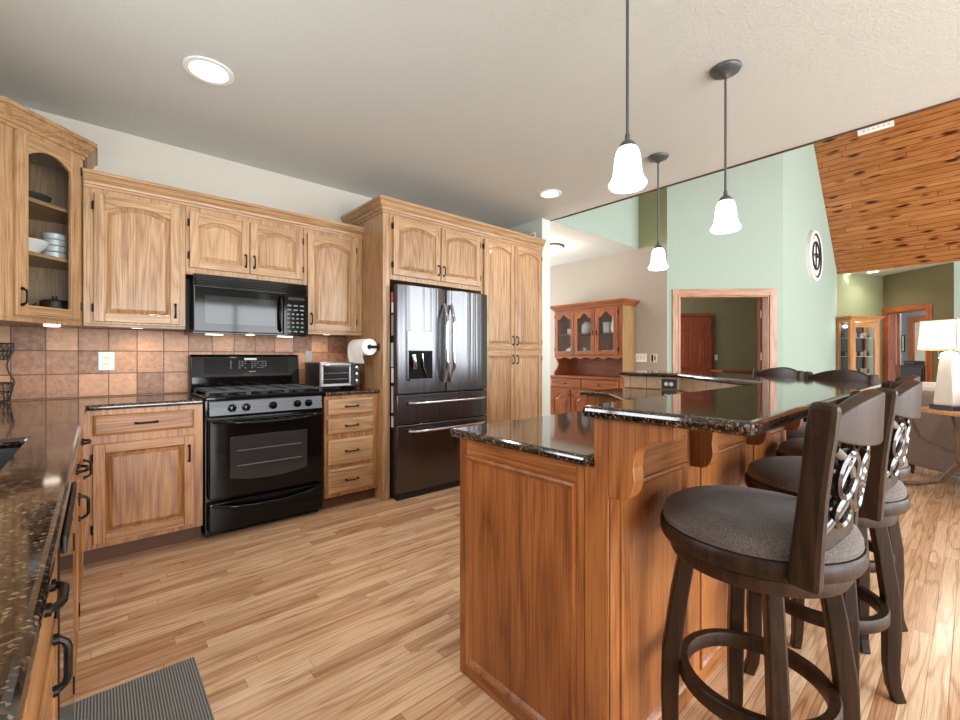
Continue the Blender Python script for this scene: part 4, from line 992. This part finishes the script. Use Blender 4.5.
# ------------------------------------------------------------------ wall clock
t = thing('wall_clock', 'large round white clock with black iron rings on the mint wall', 'clock', (8.56, C2[1], 2.785))
MB().lathe([(.0001, 0), (.40, 0), (.40, .05), (.385, .065), (.36, .065), (.345, .04), (.0001, .04)], n=56, axis='y').build('face', white, t, smooth=True)
ringy = lambda r, w: [(r-w, .04), (r-w, .058), (r+w, .058), (r+w, .04), (r-w, .04)]
MB().lathe(ringy(.335, .012), n=56, axis='y').build('outer_ring', iron, t); MB().lathe(ringy(.215, .014), n=48, axis='y').build('inner_ring', iron, t)
MB().box(-.012, .012, -.056, -.041, -.21, .21).build('hour_hand', iron, t); MB().box(-.32, .21, -.06, -.0565, -.009, .009).build('minute_hand', iron, t)
MB().lathe([(.0001, .06), (.04, .06), (.035, .07), (.0001, .07)], n=20, axis='y').build('hub', iron, t)
# vent set in the pine ceiling
t = thing('ceiling_vent', 'white slotted vent on the knotty pine ceiling at the edge of the kitchen ceiling', 'vent', (8.59, .96, 13.24-8.59)); t.rotation_euler = (0, PI/4, 0)
b = MB(); b.box(-.15, .14, -.20, .20, -.03, -.002); b.mi = 1
for i in range(6): b.box(.08, .092, -.16+i*.055, -.13+i*.055, -.0315, -.0301)
b.build('frame', [white, greyw], t)

# ------------------------------------------------------------------ curio cabinet in the alcove
CU = loc2(P0, TA, -.05, -.03)
t = thing('curio_cabinet', 'oak curio cabinet with glass door and lit glass shelves in the far alcove', 'curio cabinet', (CU[0], CU[1], 0), TA)
w, dp, h = .66, .26, 1.82
b = MB(); b.box(0, w, -dp, 0, 0, .14)
for x, y in ((0, -dp), (w-.05, -dp), (0, -.05), (w-.05, -.05)): b.box(x, x+.05, y, y+.05, .14, h)
b.box(0, w, -dp, 0, h, h+.03); b.build('frame', curio_z, t, bevel=.003)
MB().sweep([(0, 0), (0, -dp), (w, -dp), (w, 0)], CROWN(h+.03, .07, .05)).build('crown', curio_z, t)
MB().box(.05, w-.05, -.02, -.002, .14, h).build('mirror_back', plain('smoky_mirror', (66, 72, 74), .2, .7), t)
d = MB().box(.052, .115, -dp-.002, -dp+.02, .15, h-.01).box(w-.115, w-.052, -dp-.002, -dp+.02, .15, h-.01).box(.115, w-.115, -dp-.002, -dp+.02, .15, .22).box(.115, w-.115, -dp-.002, -dp+.02, h-.10, h-.01).build('door', curio_z, t, bevel=.003)
MB().box(.116, w-.116, -dp+.006, -dp+.01, .221, h-.101).build('glass_pane', glass_m, d)
for x in (.012, w-.016): MB().box(x, x+.004, -dp+.051, -.051, .14, h).build('side_glass', glass_m, t)
shz = (.55, .87, 1.19, 1.53)
for z in shz: MB().box(.02, w-.02, -dp+.025, -.022, z-.008, z).build('shelf', plain('lit_glass_shelf', (206, 216, 214), .1), t)
cp_ = loc2(CU, TA, w/2, -dp/2); point('curio_lamp', (cp_[0], cp_[1], h-.06), 2.5, .03)
random.seed(3)
mug = MB().lathe([(.0001, 0), (.03, 0), (.034, .01), (.036, .08), (.031, .08), (.029, .012), (.0001, .01)], n=14).build('mug', plain('figured_mug', (150, 132, 120), .35, var=.4), smooth=True)
first = True
for zi, z in enumerate((.87, 1.19, 1.53)):
    for i in range(6):
        o = mug if first else mug.copy()
        if not first: COL.objects.link(o)
        first = False
        p = loc2(CU, TA, .1+i*.10, -.13+.015*((i*7) % 3)); o.location = (p[0], p[1], z+.0005); o.scale = (1, 1, random.uniform(.9, 1.4))
        tag(o, ['lower', 'middle', 'upper'][zi]+' shelf mug in the far curio cabinet, '+['first', 'second', 'third', 'fourth', 'fifth', 'sixth'][i]+' from the left', 'mug', 'mugs in the curio cabinet')

# ------------------------------------------------------------------ sofa, sofa table and lamp
T0 = (5.63, .42); TH = -3*PI/4
t = thing('sofa', 'brown tweed sofa standing behind the lamp table', 'sofa', (*loc2(T0, TH, 0, 0), 0), TH)
b = MB(); b.box(-.47, 1.7, .37, .62, .09, .86); b.build('back', sofaf, t, bevel=.05, seg=4)
for x in (-.47, 1.5): MB().box(x, x+.2, .621, 1.3, .09, .64).build('arm', sofaf, t, bevel=.05, seg=4)
MB().box(-.269, 1.499, .621, 1.28, .09, .30).build('base', sofaf, t, bevel=.01)
for i in range(2): MB().box(-.265+i*.88, .61+i*.88, .63, 1.3, .301, .46).build('seat_cushion', sofaf, t, bevel=.04, seg=3)
for i in range(2): MB().box(-.44+i*1.06, .60+i*1.06, .40, .72, .70, .93).build('back_cushion', sofal, t, bevel=.07, seg=4)
for x, y in ((-.42, .42), (1.62, .42), (-.42, 1.22), (1.62, 1.22)): MB().lathe([(.02, 0), (.032, .089)], (x, y, 0), 10).build('leg', dresser_w, t)
t = thing('sofa_table', 'narrow dark wooden table with branch legs behind the sofa, carrying the lamp', 'table', (*T0, 0), TH)
MB().box(-.03, 1.5, 0, .33, .69, .72).build('tabletop', curio_z, t, bevel=.006)
def leg(pts, r): return MB().tube(pts, r, 8).build('leg', branch, t, smooth=True)
leg([(.02, .05, .69), (.05, .02, .58), (.14, .0, .46), (.28, .03, .40), (.42, .06, .38)], [.012, .014, .014, .013, .012])
leg([(.36, .06, .69), (.40, .04, .60), (.42, .06, .48), (.42, .06, .38), (.46, .08, .2), (.50, .06, 0)], [.014, .016, .02, .022, .022, .024])
leg([(-.06, -.06, .012), (.02, -.06, .02), (.15, -.02, .05), (.30, .03, .12), (.42, .06, .3)], [.012, .02, .022, .022, .02])
leg([(1.4, .1, .69), (1.36, .1, .4), (1.4, .1, 0)], [.014, .02, .024]); leg([(1.4, .26, .69), (1.42, .26, .3), (1.38, .26, 0)], [.014, .02, .022])
L0 = loc2(T0, TH, .225, .17)
t = thing('table_lamp', 'table lamp with square white shade and pale obelisk base', 'lamp', (L0[0], L0[1], .7205))
MB().box(-.10, .10, -.075, .075, 0, .04).build('plinth', plain('blue_black_plinth', (36, 44, 56), .25), t, bevel=.004).rotation_euler.z = TH
sq = lambda k, z, a0=math.radians(194): [(k*math.cos(a0+i*PI/2), k*math.sin(a0+i*PI/2), z) for i in range(4)]
MB().loops([sq(.095, .041), sq(.10, .06), sq(.058, .49), sq(.03, .505)]).build('obelisk_base', stone, t, bevel=.003)
MB().tube([(0, 0, .505), (0, 0, .62)], .012, 10).build('socket', chrome, t)
b = MB(); rg = [sq(.202, .525), sq(.182, .785), sq(.179, .785), sq(.199, .525), sq(.202, .525)]; b.loops(rg, False, False); sh = b.build('lamp_shade', shade_m, t)
gold = plain('gold_trim', (196, 160, 96), .5)
b = MB()
for k, z in ((.203, .525), (.183, .782)): b.tube(sq(k, z)+sq(k, z)[:1], .004, 6)
for i in range(4): b.tube([sq(.203, .525)[i], sq(.183, .785)[i]], .004, 6)
b.build('shade_trim', gold, sh)
for a in (2.0, 5.1): MB().tube([(.07*math.cos(a), .07*math.sin(a), .53), (.07*math.cos(a), .07*math.sin(a), .46)], .0025, 6).sphere((.07*math.cos(a), .07*math.sin(a), .452), .007, 8).build('pull_chain', chrome, t)
MB().sphere((0, 0, .65), .03, 12).build('bulb', bulb, t, smooth=True)
point('table_lamp_light', (L0[0], L0[1], .7205+.57), 14, .05, (1, .88, .7))

# ------------------------------------------------------------------ floor mat
tag(MB().box(-.125, .285, 1.05, 2.02, .0005, .010).build('floor_mat', rug_m, bevel=.003), 'grey ribbed mat on the oak floor in front of the sink counter', 'mat')
